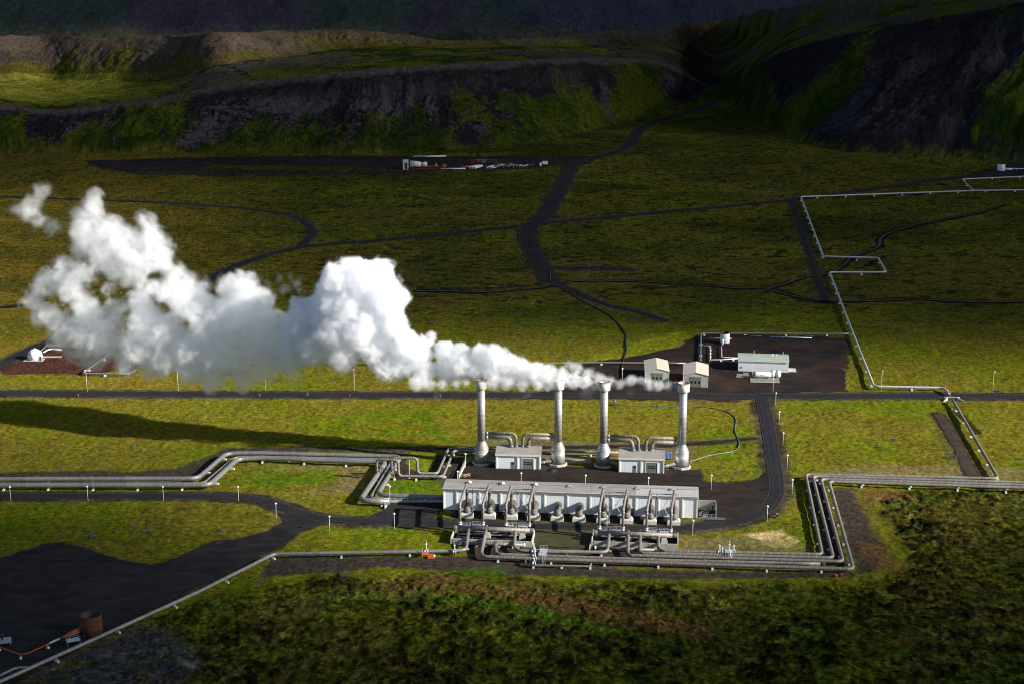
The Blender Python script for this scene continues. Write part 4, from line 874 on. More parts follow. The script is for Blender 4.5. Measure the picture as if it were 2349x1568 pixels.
# far lines
pipeline('north_pipeline', 'long pale pipeline zigzagging down from the right edge to the main road', [(2500,434,1.4)]+zz_list(zk,[(1870,340),(425,392),(613,890),(1072,902),(1140,1021),(665,1022),(868,1552)],1.4)+zz_list(zm,[(775,377),(1500,392),(1560,445)],1.4), 1.05, 'far_clad', sup=22, blk=.75, fil=2.5)
pipeline('north_branch_pipeline', 'pale pipeline branch at the right edge above the zigzag line', [(2500,398,1.4)]+zz_list(zk,[(1775,245),(1868,338)],1.4), .9, 'far_clad', sup=24, blk=.75)
pipeline('well_pipeline', 'pale pipeline along the upper edge of the dark well pad, joined to the zigzag line', zz_list(zj,[(2148,180),(864,177),(858,412)],1.1), .75, 'grey_clad', sup=20, blk=.8)
pipeline('west_field_pipeline', 'thin pale pipeline passing behind the steam and the two garages', zz_list(zj,[(730,430),(0,425)],1.1)+zz_list(zn,[(1500,765),(330,759),(-700,765)],1.1), .75, 'grey_clad', sup=24, blk=.8)
pipeline('pad_pipe', 'thin white pipe stepping down beside the steam vessel on the well pad', zz_list(zj,[(872,281),(945,283),(942,401),(1040,400),(1180,390)],.9), .4, 'white_paint', sup=6, blk=.7, fil=.8, cat='pipe')
pipeline('pad_pipe', 'thin white pipe joining the steam vessel to the long shed', zz_list(zj,[(1038,285),(1040,380),(1180,386)],.9), .4, 'white_paint', sup=0, fil=.8, cat='pipe')
pipeline('dome_pipeline', 'pale pipe bent twice at the foot of the steam right of the dome', zz_list(zl,[(1170,280),(855,502),(1340,508),(1420,465)],1.0), .8, 'grey_clad', sup=18, blk=.8)
pipeline('dome_pipeline', 'thin pale pipe rising behind the white dome', zz_list(zl,[(425,268),(490,208),(620,212)],1.0), .45, 'grey_clad', sup=0, cat='pipe')
pipeline('dome_pipeline', 'stouter pale pipe beside the white dome', zz_list(zl,[(450,285),(510,250),(640,256)],.9), .6, 'white_paint', sup=0, cat='pipe')
pipeline('dome_pipeline', 'pale pipe disappearing into the steam behind the dome yard', zz_list(zl,[(850,262),(1160,272)],.9), .5, 'grey_clad', sup=14, cat='pipe')
# ---------------------------------------------------------------- valves with platforms
def gate_valve(p, label, h=3.0, s=1.0, col_='galvanised'):
    t = thing('gate_valve', (p.x,p.y,0), label, 'valve', 'valves on the pipelines', rz=RZ)
    m = MB(); m.lathe([(.3,-.5),(.78,-.5),(.78,-.38),(.6,-.3),(.6,.3),(.78,.38),(.78,.5),(.3,.5)], 18, (0,0,1.5), axis='X'); m.build('body', col_, t)
    m = MB(); m.lathe([(.32*s,0),(.36*s,.3),(.22*s,.9),(.12,h-1.5),(.03,h-1.2)], 10, (0,0,2.0)); m.build('stem', 'galvanised', t)
    m = MB(); m.lathe([(.40*s,0),(.46*s,.05),(.40*s,.1),(.34*s,.05)], 14, (0,0,2+h*.45)); m.build('handwheel', 'white_paint', t)
def platform(p, lx, ly, z, label):
    t = thing('steel_platform', (p.x,p.y,0), label, 'platform', 'steel platforms at the valves', rz=RZ)
    m = MB(); m.box(0,0,z-.08,lx,ly,z); m.build('deck', 'galvanised', t); m = MB(); rails(m, 0, lx, .04, z, 2, ly-.08); m.build('railing', 'galvanised', t)
    for xx in (.08, lx-.08):
        for yy in (.1, ly-.1): m = MB(); m.bar((xx,yy,0),(xx,yy,z-.08), .06); m.build('leg', 'galvanised', t)
    m = MB()
    for s_ in (0, .6): m.bar((lx*.5+s_,-1.6,0),(lx*.5+s_,0,z), .05)
    for j in range(1, 6): m.bar((lx*.5,-1.6+1.6*j/6,z*j/6),(lx*.5+.6,-1.6+1.6*j/6,z*j/6), .03)
    m.build('ladder', 'galvanised', t)
for k, (zf_, x, y, lab) in enumerate(((za,800,1390,'grey gate valve on the left valve platform, farthest back of its row'),(za,806,1424,'grey gate valve on the left valve platform, middle of its row'),(za,812,1443,'grey gate valve on the left valve platform, nearest the moss'),(zi,428,1222,'gate valve on the east lines, back row on the left'),(zi,455,1246,'gate valve on the east lines, middle row'),(zi,523,1222,'tall gate valve on the east lines, back row in the middle'),(zi,530,1277,'gate valve on the east lines, front row'),(zi,565,1222,'gate valve on the east lines, back row on the right'),(za,218,1392,'gate valve on the pipe left of the left pit'),(zh,1700,1215,'tall gate valve above the orange unit'))):
    gate_valve(G(*zf_(x, y), 1.5), lab, 4.6 if 'tall' in lab or k < 3 else 3.6)
gate_valve(G(*za(806,1492), .8), 'small valve on the thin bypass pipe', 2.4, .8)
platform(G(*za(838,1478), 0), 2.4, 6.0, 2.7, 'railed steel platform with ladder between the valves of the left trunk lines')
platform(G(*zi(480,1300), 0), 2.4, 3.0, 2.6, 'railed steel platform with ladder among the east line valves')
t = thing('orange_pump', G(*zh(1745,1278), 0), 'bright orange pump unit beside the diagonal pipeline', 'pump')
m = MB(); m.box(-.9,-.7,.25,.9,.7,1.3,tx=.15,ty=.1); m.build('housing', 'orange_paint', t); m = MB(); m.box(-1.1,-.8,0,1.1,.8,.24); m.build('skid', 'red_rust', t)
m = MB(); m.lathe([(.2,-.3),(.4,-.3),(.4,.3),(.2,.3)], 14, (1.1,0,.8), axis='X'); m.build('motor', 'white_paint', t)
t = thing('pipe_gantry', G(*zh(1660,1290), 0), 'small orange and grey steel gantry straddling the diagonal pipeline', 'steel frame')
for xx in (0, 1.9):
    for yy in (0, 1.8): m = MB(); m.bar((xx,yy,0),(xx,yy,3.2 if yy else 1.6), .08); m.build('post', 'orange_paint' if not yy else 'galvanised', t)
m = MB(); m.box(-.1,-.1,1.6,2.0,1.9,1.7); m.build('deck', 'orange_paint', t)
# ---------------------------------------------------------------- stacks
def stack(p, lab, capm, sh, cone, top=33.0):
    t = thing('steam_stack', (p.x,p.y,0), lab, 'chimney', 'steam stacks behind the hall', rz=RZ)
    m = MB(); m.lathe([(3.5,-.2),(3.5,.85)], 8, smooth=False); m.build('concrete_pad', 'concrete', t)
    m = MB(); m.lathe([(2.6,.85),(2.6,6.2)], 40); m.build('base_drum', sh, t)
    m = MB(); m.lathe([(2.68,6.2),(2.68,6.32),(1.46,9.1),(1.46,9.2)], 40); m.build('cone', cone, t)
    m = MB(); m.lathe([(1.42,9.0),(1.42,top-3.2)], 36); m.build('shaft', sh, t)
    prof = [(1.38,top-3.5),(1.46,top-3.35),(2.10,top-3.3),(2.18,top-3.2),(2.18,top),(2.06,top),(2.0,top-.6),(1.2,top-1.2),(.05,top-1.25)]
    m = MB(); m.lathe(prof, 40)
    # uv: height share on the outside wall
    for i, f_ in enumerate(m.f): m.uv[i] = [((m.v[j].z-(top-3.2))/3.2, .5) for j in f_]
    m.build('cap', capm, t)
    for k in range(20):
        a = 2*PI*k/20; m = MB(); m.box(2.75*math.cos(a)-.11, 2.75*math.sin(a)-.11, .85, 2.75*math.cos(a)+.11, 2.75*math.sin(a)+.11, 1.3); m.build('anchor_bolt', 'rust' if 'rightmost' in lab else 'dark_metal', t)
    m = MB(); m.lathe([(2.6,3.4),(2.63,3.42),(2.63,3.5),(2.6,3.52)], 40); m.build('seam_band', 'grey_clad', t)
    return t, p
SP1 = G(*zd(285,1392)); SP2 = G(*zd(1425,1405)); SP3 = G(*ze(420,1425)); SP4 = G(*ze(1588,1448))
stack(SP1, 'tall grey clad steam stack with a rust rimmed cap, leftmost of four', 'cap_rusty', 'stack_clad', 'stack_clad')
stack(SP2, 'tall brownish steam stack with a white streaked cap, second from left', 'cap_white', 'stack_clad', 'stack_clad')
stack(SP3, 'tall steam stack with white stained cone and rusty cap, third from left', 'cap_rusty', 'stack_clad', 'bright_clad')
stack(SP4, 'tall shiny steam stack with rust rimmed cap, rightmost of four', 'cap_rusty', 'bright_clad', 'bright_clad')
# ---------------------------------------------------------------- valve houses
def valve_house(pl, pr, lab, side, roofm='roof_sheet'):
    A_, rz, L_ = frame(pl, pr); Hw = 5.6; D_ = 11.5
    t = thing('valve_house', A_, lab, 'building', 'valve houses between the stacks', rz=rz)
    m = MB(); wallring(m, 0, 0, L_, D_, 0, Hw, gx=1.35); m.build('wall', 'wall_sheet', t)
    m = MB(); roof(m, 0, 0, L_, D_, Hw, 1.35); m.build('roof', roofm, t)
    boxobj('eaves_fascia', 'trim', t, -.28, -.45, Hw-.5, L_+.28, -.29, Hw+.10)
    boxobj('ridge_cap', 'trim_dark', t, -.2, D_/2-.3, Hw+1.5, L_+.2, D_/2+.3, Hw+1.64)
    for x in (.2, L_*.49, L_-.22): boxobj('pilaster', 'trim', t, x-.24, -.25, 0, x+.24, -.003, Hw-.51)
    dx = L_*(.345 if side == 0 else .315); d = boxobj('door', 'door_green', t, dx, -.07, .05, dx+1.15, -.004, 2.8)
    boxobj('window', 'glass', d, dx+.2, -.095, 1.75, dx+.95, -.073, 2.55); boxobj('sign', 'blue_sheet', d, dx+.3, -.1, .9, dx+.85, -.073, 1.3)
    gx0 = L_*.60; g_ = boxobj('garage_door', 'door_green', t, gx0, -.07, .05, gx0+4.1, -.004, 4.05)
    boxobj('door_frame', 'trim', g_, gx0-.3, -.16, 4.053, gx0+4.4, -.004, 4.35)
    for s_ in (-.3, 4.103): boxobj('door_frame', 'trim', g_, gx0+s_, -.16, 0, gx0+s_+.197, -.004, 4.05)
    for jz in (1.75, 2.4):
        for jx in (.55, 1.6, 2.65): boxobj('window', 'glass', g_, gx0+jx, -.095, jz, gx0+jx+.85, -.073, jz+.42)
    for xx in (.9,): boxobj('corner_trim', 'trim', t, -.03, -.05, 0, -.004, .25, Hw)
    return t, A_, rz, L_, Hw, D_
vhA = valve_house(zd(500,1460), zd(1160,1478), 'grey roofed white valve house between the two left stacks', 0)
vhB = valve_house(ze(655,1515), ze(1330,1538), 'grey brown roofed white valve house between the two right stacks', 1)
def stackpipe(label, pts, Ya, Yb, dia):
    n_ = len(pts); W_ = [V(*p, Ya+(Yb-Ya)*(i/(n_-1))) for i, p in enumerate(pts)]
    t, _ = pipeline('stack_pipe', label, None, dia, 'brown_clad', cat='pipe', sup=0, fil=2.4, world=W_)
    for w_, ax in ((W_[-1], 1), (W_[0], 0)):
        m = MB((W_[0].x,W_[0].y,0)); d = (W_[1]-W_[0]).normalized()
        if ax: m.tube([w_+Vector((0,0,-.3)), w_+Vector((0,0,.25))], dia/2+.22, n=18, world=True)
        else: m.tube([w_+d*.1, w_+d*1.2], dia/2+.09, n=18, world=True)
        m.build('flange', 'grey_clad', t)
for (vh, s1, s2, zq, pts, names) in (
    (vhA, SP1, SP2, zd, [[(335,936),(795,936),(800,1120)],[(335,996),(705,996),(728,1120)],[(1365,955),(905,948),(897,1120)],[(1365,1016),(1000,1010),(975,1120)]], ('left','leftmost stack','second stack')),
    (vhB, SP3, SP4, ze, [[(470,975),(945,983),(950,1180)],[(470,1038),(845,1042),(868,1180)],[(1530,1012),(1065,1003),(1057,1180)],[(1530,1075),(1165,1070),(1135,1180)]], ('right','third stack','rightmost stack'))):
    A_, rz_, L_, Hw_, D_ = vh[1:]; mid = loc2w(A_, rz_, L_/2, D_*.5)
    for j, p in enumerate(pts):
        s_ = s1 if j < 2 else s2; 
        stackpipe(f"{'thinner upper' if j % 2 == 0 else 'thicker lower'} bent pipe from the {names[1] if j < 2 else names[2]} to the {names[0]} valve house", [zq(*a_) for a_ in p], s_.y, mid.y-.5, 1.12 if j % 2 == 0 else 1.5)
    for j, s_ in enumerate((s1, s2)):
        xa = -.05 if j == 0 else L_+.05; e = loc2w(A_, rz_, xa, 3.2, 1.6); f_ = Vector((s_.x+(2.2 if j == 0 else -2.2), s_.y-.8, 1.9))
        t = thing('inlet_pipe', (e.x,e.y,0), f'flared ground level pipe between the {names[0]} valve house and the {names[1+j]}', 'pipe')
        m = MB((e.x,e.y,0)); n_ = 8; pp = [e+(f_-e)*(k/n_) for k in range(n_+1)]; m.tube(pp, .5, n=18, world=True, radii=[.45+.5*smooth01(k/n_, .3, .8) for k in range(n_+1)]); m.build('tube', 'brown_clad', t)
        m = MB((e.x,e.y,0)); c_ = e+(f_-e)*.25; m.tube([c_, c_+(f_-e).normalized()*.15], .62, n=18, world=True); m.build('flange', 'galvanised', t)
b_ = G(*ze(1345,1330)); t = thing('blue_container', (b_.x,b_.y,0), 'small blue tarpaulin topped container beside the right valve house', 'container', rz=RZ)
m = MB(); m.box(0,0,.3,2.6,2.2,2.2); m.build('body', 'blue_paint', t); m = MB(); m.box(-.05,-.05,2.2,2.65,2.25,2.5,tx=.3,ty=.2); m.build('lid', 'blue_sheet', t)
for k in range(5): m = MB(); m.box(.2+k*.5,-.05,.35,.3+k*.5,-.003,2.1); m.build('rib', 'white_paint', t)
# ---------------------------------------------------------------- garages and the long shed of the well pad
def garage(pl, pr, lab, Dg, doorx, rzadd=0):
    A_, rz, L_ = frame(pl, pr); t = thing('garage', A_, lab, 'garage', 'garages on the well pad', rz=rz+rzadd); Hw = 5.3
    m = MB(); wallring(m, 0, 0, L_, Dg, 0, Hw, gy=1.25); m.build('wall', 'shed_sheet', t)
    m = MB(); roof(m, 0, 0, L_, Dg, Hw, 1.25, along='y', ov=.2); m.build('roof', 'beige_roof', t)
    for x in (.1, L_-.1): boxobj('corner_trim', 'trim', t, x-.12, -.06, 0, x+.12, -.003, Hw-.1)
    x0 = L_*.27; d = boxobj('garage_door', 'door_green', t, x0, -.05, .03, x0+4.9, -.004, 4.5)
    boxobj('lintel', 'trim_dark', d, x0-.15, -.12, 4.503, x0+5.05, -.004, 4.7)
    for s_ in (1.6, 3.25): boxobj('door_seam', 'trim_dark', d, x0+s_, -.075, .1, x0+s_+.07, -.053, 4.45)
    for s_ in (.45, 2.1, 3.75): boxobj('window', 'glass', d, x0+s_, -.08, 1.7, x0+s_+.7, -.053, 2.9)
    m = MB(); m.bar((L_/2,-.02,4.95),(L_/2,-.5,5.05), .05); m.box(L_/2-.2,-.8,4.95,L_/2+.2,-.45,5.1); m.build('wall_lamp', 'galvanised', t)
garage(zj(384,598), zj(588,601), 'beige roofed grey garage half veiled by steam, left one of the pair', 17.5, .3)
garage(zj(708,630), zj(921,637), 'beige roofed grey garage behind the rightmost stack, right one of the pair', 17.5, .3, math.radians(0))
A_, rz, L_ = frame(zj(1179,496), zj(1608,511)); t = thing('separator_shed', A_, 'long pale grey shed with greenish roof on the dark well pad', 'shed', rz=rz)
m = MB(); wallring(m, 0, 0, L_, 12, 0, 5.0, gx=1.1); m.build('wall', 'wall_sheet', t); m = MB(); roof(m, 0, 0, L_, 12, 5.0, 1.1, ov=.25); m.build('roof', 'green_roof', t)
boxobj('vent_grille', 'trim_dark', t, .8, -.05, 1.3, 1.8, -.004, 2.1); boxobj('eaves_fascia', 'trim', t, -.2, -.36, 4.7, L_+.2, -.28, 5.1)
for xx in (7, 20): m = MB(); m.bar((xx,5.8,6.1),(xx,5.8,8.2), .09); m.build('flue', 'white_paint', t)
for xx, yy in ((17,6.5),(15.2,7)): m = MB(); m.lathe([(.6,0),(.6,.3),(.3,.6),(.05,.65)], 14, (xx,yy,6.0)); m.build('roof_vent', 'white_paint', t)
boxobj('end_hatch', 'concrete', t, L_+.003, 1, 0, L_+3.6, 6.5, .35)
# horizontal tank with lettering and two round vessels
a = G(*zj(1318,528), 1.6); b = G(*zj(1458,530), 1.6); rz = math.atan2(b.y-a.y, b.x-a.x); Lt = (b-a).length
t = thing('storage_tank', (a.x,a.y,0), 'white horizontal cylinder tank with red lettering in front of the long shed', 'tank', rz=rz)
m = MB(); m.lathe([(.1,0),(.9,.08),(1.25,.4),(1.3,.7),(1.3,Lt-.7),(1.25,Lt-.4),(.9,Lt-.08),(.1,Lt)], 28, (0,0,1.75), axis='X'); m.build('shell', 'white_paint', t)
for xx in (1.4, Lt-1.6): m = MB(); m.box(xx-.2,-1.0,0,xx+.2,1.0,.75); m.build('cradle', 'rust', t)
# the small red word on the shell is too blurred to read in the photo: built as a short worn run of slanted red strokes
m = MB(); xs_ = -.85
for k, (w_, h_) in enumerate(((.22,.34),(.2,.26),(.16,.26),(.2,.26),(.18,.26),(.2,.34),(.14,.3))):
    y0_, y1_ = -.13, -.13+h_; f_ = lambda q: (-1.312*math.cos(q/1.3), 1.75+1.312*math.sin(q/1.3)); a0, a1 = f_(y0_), f_(y1_); s_ = .07
    m.add([(xs_,a0[0],a0[1]),(xs_+w_*.75,a0[0],a0[1]),(xs_+w_*.75+s_,a1[0],a1[1]),(xs_+s_,a1[0],a1[1])], [(0,1,2,3)]); xs_ += w_+.03
o = m.build('lettering', 'red_rust', t); o.location = (Lt*.45,0,0)
m = MB(); m.box(-1.0,-.5,.9,-.2,.5,2.6); m.build('control_box', 'trim_dark', t)
for (x, y, lab) in ((1478,526,'white round vessel touching the right end of the lettered tank'),(1520,528,'white round vessel with dark manhole, far right of the tank row')):
    p = G(*zj(x, y), 1.5); t = thing('round_vessel', (p.x,p.y,0), lab, 'tank', 'round vessels beside the tank', rz=rz)
    m = MB(); m.lathe([(.05,-1.75),(.8,-1.6),(1.25,-1.0),(1.4,0),(1.25,1.0),(.8,1.6),(.05,1.75)], 22, (0,0,1.9)); m.build('shell', 'white_paint', t)
    m = MB(); m.lathe([(1.0,0),(1.0,.5),(.9,.5)], 16, (0,0,0)); m.build('stand', 'rust', t)
    m = MB(); m.lathe([(.05,0),(.32,0),(.32,.12),(.05,.14)], 12, (0,0,3.6)); m.build('manhole', 'dark_metal', t)
p = G(*zj(1285,590)); q_ = G(*zj(1535,597)); rz = math.atan2(q_.y-p.y, q_.x-p.x); Lp = (q_-p).length
t = thing('tank_plinth', (p.x,p.y,0), 'low concrete plinth under the lettered tank', 'plinth', rz=rz); m = MB(); m.box(0,0,0,Lp,7.5,.28); m.build('slab', 'dark_concrete', t); m = MB(); m.box(0,-.2,0,Lp,-.003,.22); m.build('kerb', 'pale_block', t)
p = G(*zj(1162,552)); t = thing('scrap_plates', (p.x,p.y,0), 'flat rusty concrete slabs lying left of the lettered tank', 'slab', rz=RZ)
for k, (x0, y0_, w_, d_) in enumerate(((0,0,6,1.6),(.4,2.4,5.6,2.4),(3.4,5.6,2.4,1.6))): m = MB(); m.box(x0,y0_,.03,x0+w_,y0_+d_,.32+.05*k); m.build('slab', 'dark_concrete', t)
# steam vessels (silencers)
def silencer(p, r, h, lab, mat_='white_paint', rim='rust', grp=None):
    t = thing('silencer_vessel', (p.x,p.y,0), lab, 'steam vessel', grp)
    m = MB(); m.lathe([(r*.98,.3),(r,.4),(r,h),(r-.12,h)], 30, closed=False); m.build('shell', mat_, t)
    m = MB(); m.lathe([(r-.125,h-.005),(r-.15,h*.4),(.1,h*.38)], 30, closed=False); m.build('inside', rim, t)
    m = MB(); m.lathe([(r+.005,h-.4),(r+.05,h-.35),(r+.05,h+.04),(r-.12,h+.04)], 30, closed=False); m.build('rim', rim if mat_ != 'rust' else 'rust', t)
    for k in range(4):
        a_ = PI/4+k*PI/2; m = MB(); m.box(r*.85*math.cos(a_)-.3, r*.85*math.sin(a_)-.3, 0, r*.85*math.cos(a_)+.3, r*.85*math.sin(a_)+.3, 1.1); m.build('foot', 'white_paint', t)
    return t
p = G(*zj(1066,258)); t = silencer(p, 2.25, 5.2, 'white drum shaped steam vessel with rusty mouth on the well pad'); m = MB(); m.tube([(-1.2,-1.2,2.2),(-1.6,-3.2,1.2),(-1.6,-5.2,.9)], .55, n=16, fillet=1, radii=None); m.build('inlet', 'white_paint', t)
p = G(*zk(2098,175)); t = silencer(p, 3.0, 6.0, 'white drum shaped steam vessel at the right edge far behind'); m = MB(); m.tube([(2.6,0,1.5),(9,-.5,1.3)], 1.0, n=16, radii=[1.1,.5]); m.build('inlet', 'white_paint', t)
pipeline('vessel_pipe', 'white pipe leading from the far vessel to the right edge', zz_list(zk,[(2150,155),(2500,160)],1.3), .7, 'white_paint', sup=12, cat='pipe')
p = G(*zl(932,250)); t = silencer(p, 1.8, 4.2, 'small white drum vessel half hidden in the steam behind the dome')
p = G(*zg(1335,838)); t = silencer(p, 3.0, 6.0, 'big rust brown open drum vessel beside the diagonal pipeline, bottom left', 'rust', 'dark_metal')
vx = p
q0 = G(*zg(1200,765), 1.6); q1 = G(*zg(900,892), 1.3); m = MB((p.x,p.y,0)); m.tube([q0,(q0*.55+q1*.45),q1], .8, n=18, world=True, radii=[1.0,.72,.4]); o = m.build('inlet_cone', 'red_rust', t)
pipeline('rusty_feed_pipe', 'thin rust and white striped pipe running to the big rusty vessel', zz_list(zg,[(905,890),(390,1130),(290,1140),(0,1035),(-120,990)],1.3), .42, 'red_rust', sup=9, fil=1.5, cat='pipe')
a = G(*zg(855,912), 1.3); b = G(*zg(712,980), 1.3); t = thing('pipe_sleeve', (a.x,a.y,0), 'bright silver sleeve on the thin rusty feed pipe', 'pipe sleeve'); m = MB((a.x,a.y,0)); m.tube([a,b], .30, n=14, world=True); m.build('sleeve', 'galvanised', t); m = MB((a.x,a.y,0)); m.tube([b,b+(b-a).normalized()*.2], .36, n=14, world=True); m.build('collar', 'wood', t)
p = G(*zg(1060,1000)); t = thing('steel_staging', (p.x,p.y,0), 'small green grey steel staging beside the rusty vessel', 'staging', rz=.5)
m = MB(); m.box(-1.8,-1.2,1.5,1.8,1.2,1.58); m.build('deck', 'galvanised', t); m = MB(); rails(m, -1.8, 1.8, -1.15, 1.58, 3, 2.3); m.build('railing', 'frame_blue', t)
for sx in (-1.7, 1.7):
    for sy in (-1.1, 1.1): m = MB(); m.bar((sx,sy,0),(sx,sy,1.5), .06); m.build('leg', 'galvanised', t)
p = G(*zg(40,985)); t = thing('wellhead_cover', (p.x,p.y,0), 'flat grey metal cover at the left edge near the rusty pipe', 'cover', rz=.35); m = MB(); m.box(-6,-2,.9,2.4,2,1.0); m.build('sheet', 'frame_blue', t)
for sx in (-5, 2): m = MB(); m.bar((sx,-1.5,0),(sx,-1.5,.9), .1); m.build('leg', 'galvanised', t)
m = MB(); m.lathe([(.3,0),(.3,1.2),(.5,1.3),(.5,1.6),(.05,1.7)], 12, (0,.9,1.0)); m.build('vent', 'rust', t)
# dome
p = G(*zl(368,352)); t = thing('geodesic_dome', (p.x,p.y,0), 'white faceted dome on a slab at the left edge by the track', 'dome')
bm = bmesh.new(); bmesh.ops.create_icosphere(bm, subdivisions=2, radius=3.5)
for v_ in bm.verts: v_.co.z = max(v_.co.z+1.5, 0)
me_ = bpy.data.meshes.new('shell'); bm.to_mesh(me_); bm.free(); meshobj('shell', me_, 'white_paint', t)
m = MB(); m.box(-4.6,-3.8,-.1,4.4,3.6,.06); m.build('slab', 'concrete', t); m = MB(); m.box(2.9,-2.6,.06,3.6,-2.1,2.0); m.build('hatch', 'dark_metal', t); m = MB(); m.lathe([(.3,0),(.3,.3),(.1,.4)], 10, (0,0,4.9)); m.build('cap', 'white_paint', t)
p = G(*zl(530,335)); t = thing('concrete_slab', (p.x,p.y,0), 'low pale slab right of the white dome', 'slab'); m = MB(); m.box(-4,-1,0,5,1,.35); m.build('slab', 'concrete', t)
# walls, railings
def wall_line(name, label, pa, pb, h, th=.3, mat_='concrete', fence=0):
    a = G(*pa); b = G(*pb); rz = math.atan2(b.y-a.y, b.x-a.x); L_ = (b-a).length; t = thing(name, (a.x,a.y,0), label, 'wall', rz=rz)
    m = MB(); m.box(0,0,-.3,L_,th,h); m.build('wall', mat_, t)
    if fence:
        m = MB(); n_ = max(2, int(L_/2))
        for zz_ in (.5, 1.05): m.bar((0,th/2,h+zz_),(L_,th/2,h+zz_), .045)
        for k in range(n_+1): m.bar((L_*k/n_,th/2,h),(L_*k/n_,th/2,h+1.05), .045)
        m.build('railing', 'galvanised', t)
    return t
wall_line('retaining_wall', 'grey concrete wall with a rail between the loop pipes and the back yard', zh(2085,360), zh(2010,515), 1.2, fence=1)
wall_line('retaining_wall', 'low concrete wall with a rail along the pipes entering the left end of the hall', zh(1345,742), zh(1870,742), 1.0, fence=1)
wall_line('retaining_wall', 'short sloping concrete wall with a rail at the left yard corner', zh(1303,805), zh(1345,742), .9, fence=1)
wall_line('retaining_wall', 'low concrete kerb wall along the front of the gravel platform between the pits', za(790,1392), za(1215,1402), .8)
wall_line('retaining_wall', 'low concrete wall on the right side of the gravel platform', za(1216,1400), za(1226,1330), .9)
p = G(*zm(1592,522)); t = thing('culvert_headwall', (p.x,p.y,0), 'concrete culvert opening where the pipeline passes under the main road', 'culvert')
m = MB(); m.box(-3.2,.3,-.5,3.2,.7,1.4); m.build('headwall', 'concrete', t); m = MB(); m.box(-1.6,.1,-.3,1.6,.297,1.2); m.build('opening', 'dark_metal', t)
for s_ in (-1, 1): m = MB(); m.add([(s_*1.7,.29,-.5),(s_*4.2,-2.2,-.5),(s_*4.2,-2.2,.3),(s_*1.7,.29,1.4),(s_*2.0,.29,-.5),(s_*4.5,-2.2,-.5),(s_*4.5,-2.2,.3),(s_*2.0,.29,1.4)], [(0,1,2,3),(7,6,5,4),(3,2,6,7),(1,5,6,2)]); m.build('wing_wall', 'concrete', t)
# ================================================================== lamps
def make_lamp(Hl, globe=True):
    t = thing('globe_lamp' if globe else 'street_light', (0,0,0), 'x', 'lamp post' if globe else 'street light')
    m = MB(); m.lathe([(.085,0),(.05,Hl)], 8); m.build('pole', 'white_paint', t)
    m = MB(); m.lathe([(.2,0),(.2,.12),(.1,.2)], 8); m.build('base', 'concrete', t)
    if globe:
        m = MB(); m.lathe([(.03,-.33),(.2,-.3),(.36,-.12),(.40,.03),(.33,.22),(.18,.33),(.02,.36)], 14, (0,0,Hl+.25)); m.build('globe', 'globe_white', t)
        m = MB(); m.lathe([(.08,-.1),(.22,-.02),(.22,.03),(.08,.05)], 10, (0,0,Hl-.05)); m.build('collar', 'dark_metal', t)
    else:
        m = MB(); m.bar((0,0,Hl),(.0,-.9,Hl+.15), .05); m.build('arm', 'white_paint', t)
        m = MB(); m.box(-.18,-1.55,Hl+.05,.18,-.8,Hl+.28,tx=.05,ty=.1); m.build('lamp_head', 'globe_white', t)
    return t
weathered('globe_white', (.80,.80,.80), (.85,.85,.85), 1, .35)
LAMPS = [(zf(66,458),'leftmost globe lamp on the lower left road verge'),(zf(534,455),'second globe lamp from the left on the lower left road verge'),(zf(992,456),'third globe lamp from the left on the lower left road verge'),(zf(1447,457),'globe lamp where the lower left road starts to curve'),
 (zh(254,892),'globe lamp on the grass tip at the left road fork'),(zh(769,1020),'globe lamp on the near verge just right of the road fork'),(zh(1393,992),'globe lamp on the near verge before the left yard'),(zh(1351,724),'globe lamp at the corner rail where pipes enter the left of the hall'),
 (zh(2079,405),'globe lamp on the retaining wall beside the leftmost stack'),(zb(455,310),'globe lamp rising behind the left end of the hall roof'),(zb(1340,335),'globe lamp behind the hall, left one in the back yard'),(zc(320,366),'globe lamp behind the hall, middle one in the back yard'),
 (zc(1195,400),'globe lamp behind the hall, right one in the back yard'),(zc(2070,366),'globe lamp at the right end of the hall by the service yard'),(zc(618,950),'globe lamp in front of the hall beside the right header walkway'),
 (zi(1040,198),'globe lamp right of the side road, second below the junction'),(zi(1080,418),'globe lamp right of the side road, third below the junction'),(zi(1128,658),'globe lamp right of the side road above the bend'),(zi(888,920),'globe lamp inside the side road bend'),(zi(170,1060),'globe lamp on the near verge right of the right header pit'),
 (zj(1499,787),'globe lamp at the junction of main and side road'),(zj(1528,952),'globe lamp right of the side road, first below the junction'),(zj(190,575),'globe lamp in the steam left of the garages')]
lp = make_lamp(5.0)
for i, (p, lab) in enumerate(LAMPS):
    o = lp if i == 0 else copy_tree(lp); o.location = G(*p); o['label'] = lab; o['group'] = 'globe lamps around the plant'
SL = [((200,896),'tall thin street light left of the dome yard pipe'),((409,895),'tall thin street light below the left steam cloud'),((609,894),'tall thin street light in front of the middle steam'),((813,894),'tall thin street light left of the leftmost stack'),((1773,897),'tall thin street light before the lettered tank'),((2021,897),'tall thin street light by the pipeline bend at the main road'),((2277,899),'tall thin street light at the right edge of the main road')]
sp = make_lamp(9.6, False)
for i, (p, lab) in enumerate(SL):
    o = sp if i == 0 else copy_tree(sp); o.location = G(*p); o['label'] = lab; o['group'] = 'street lights on the main road'
def post(p, lab, h, mat_, top=None, cat='marker post'):
    t = thing('marker_post', (*G(*p).xy, 0), lab, cat); m = MB(); m.box(-.09,-.06,0,.09,.06,h); m.build('post', mat_, t)
    m = MB(); m.box(-.11,-.08,h,.11,.08,h+.18); m.build('reflector', top or 'white_paint', t); return t
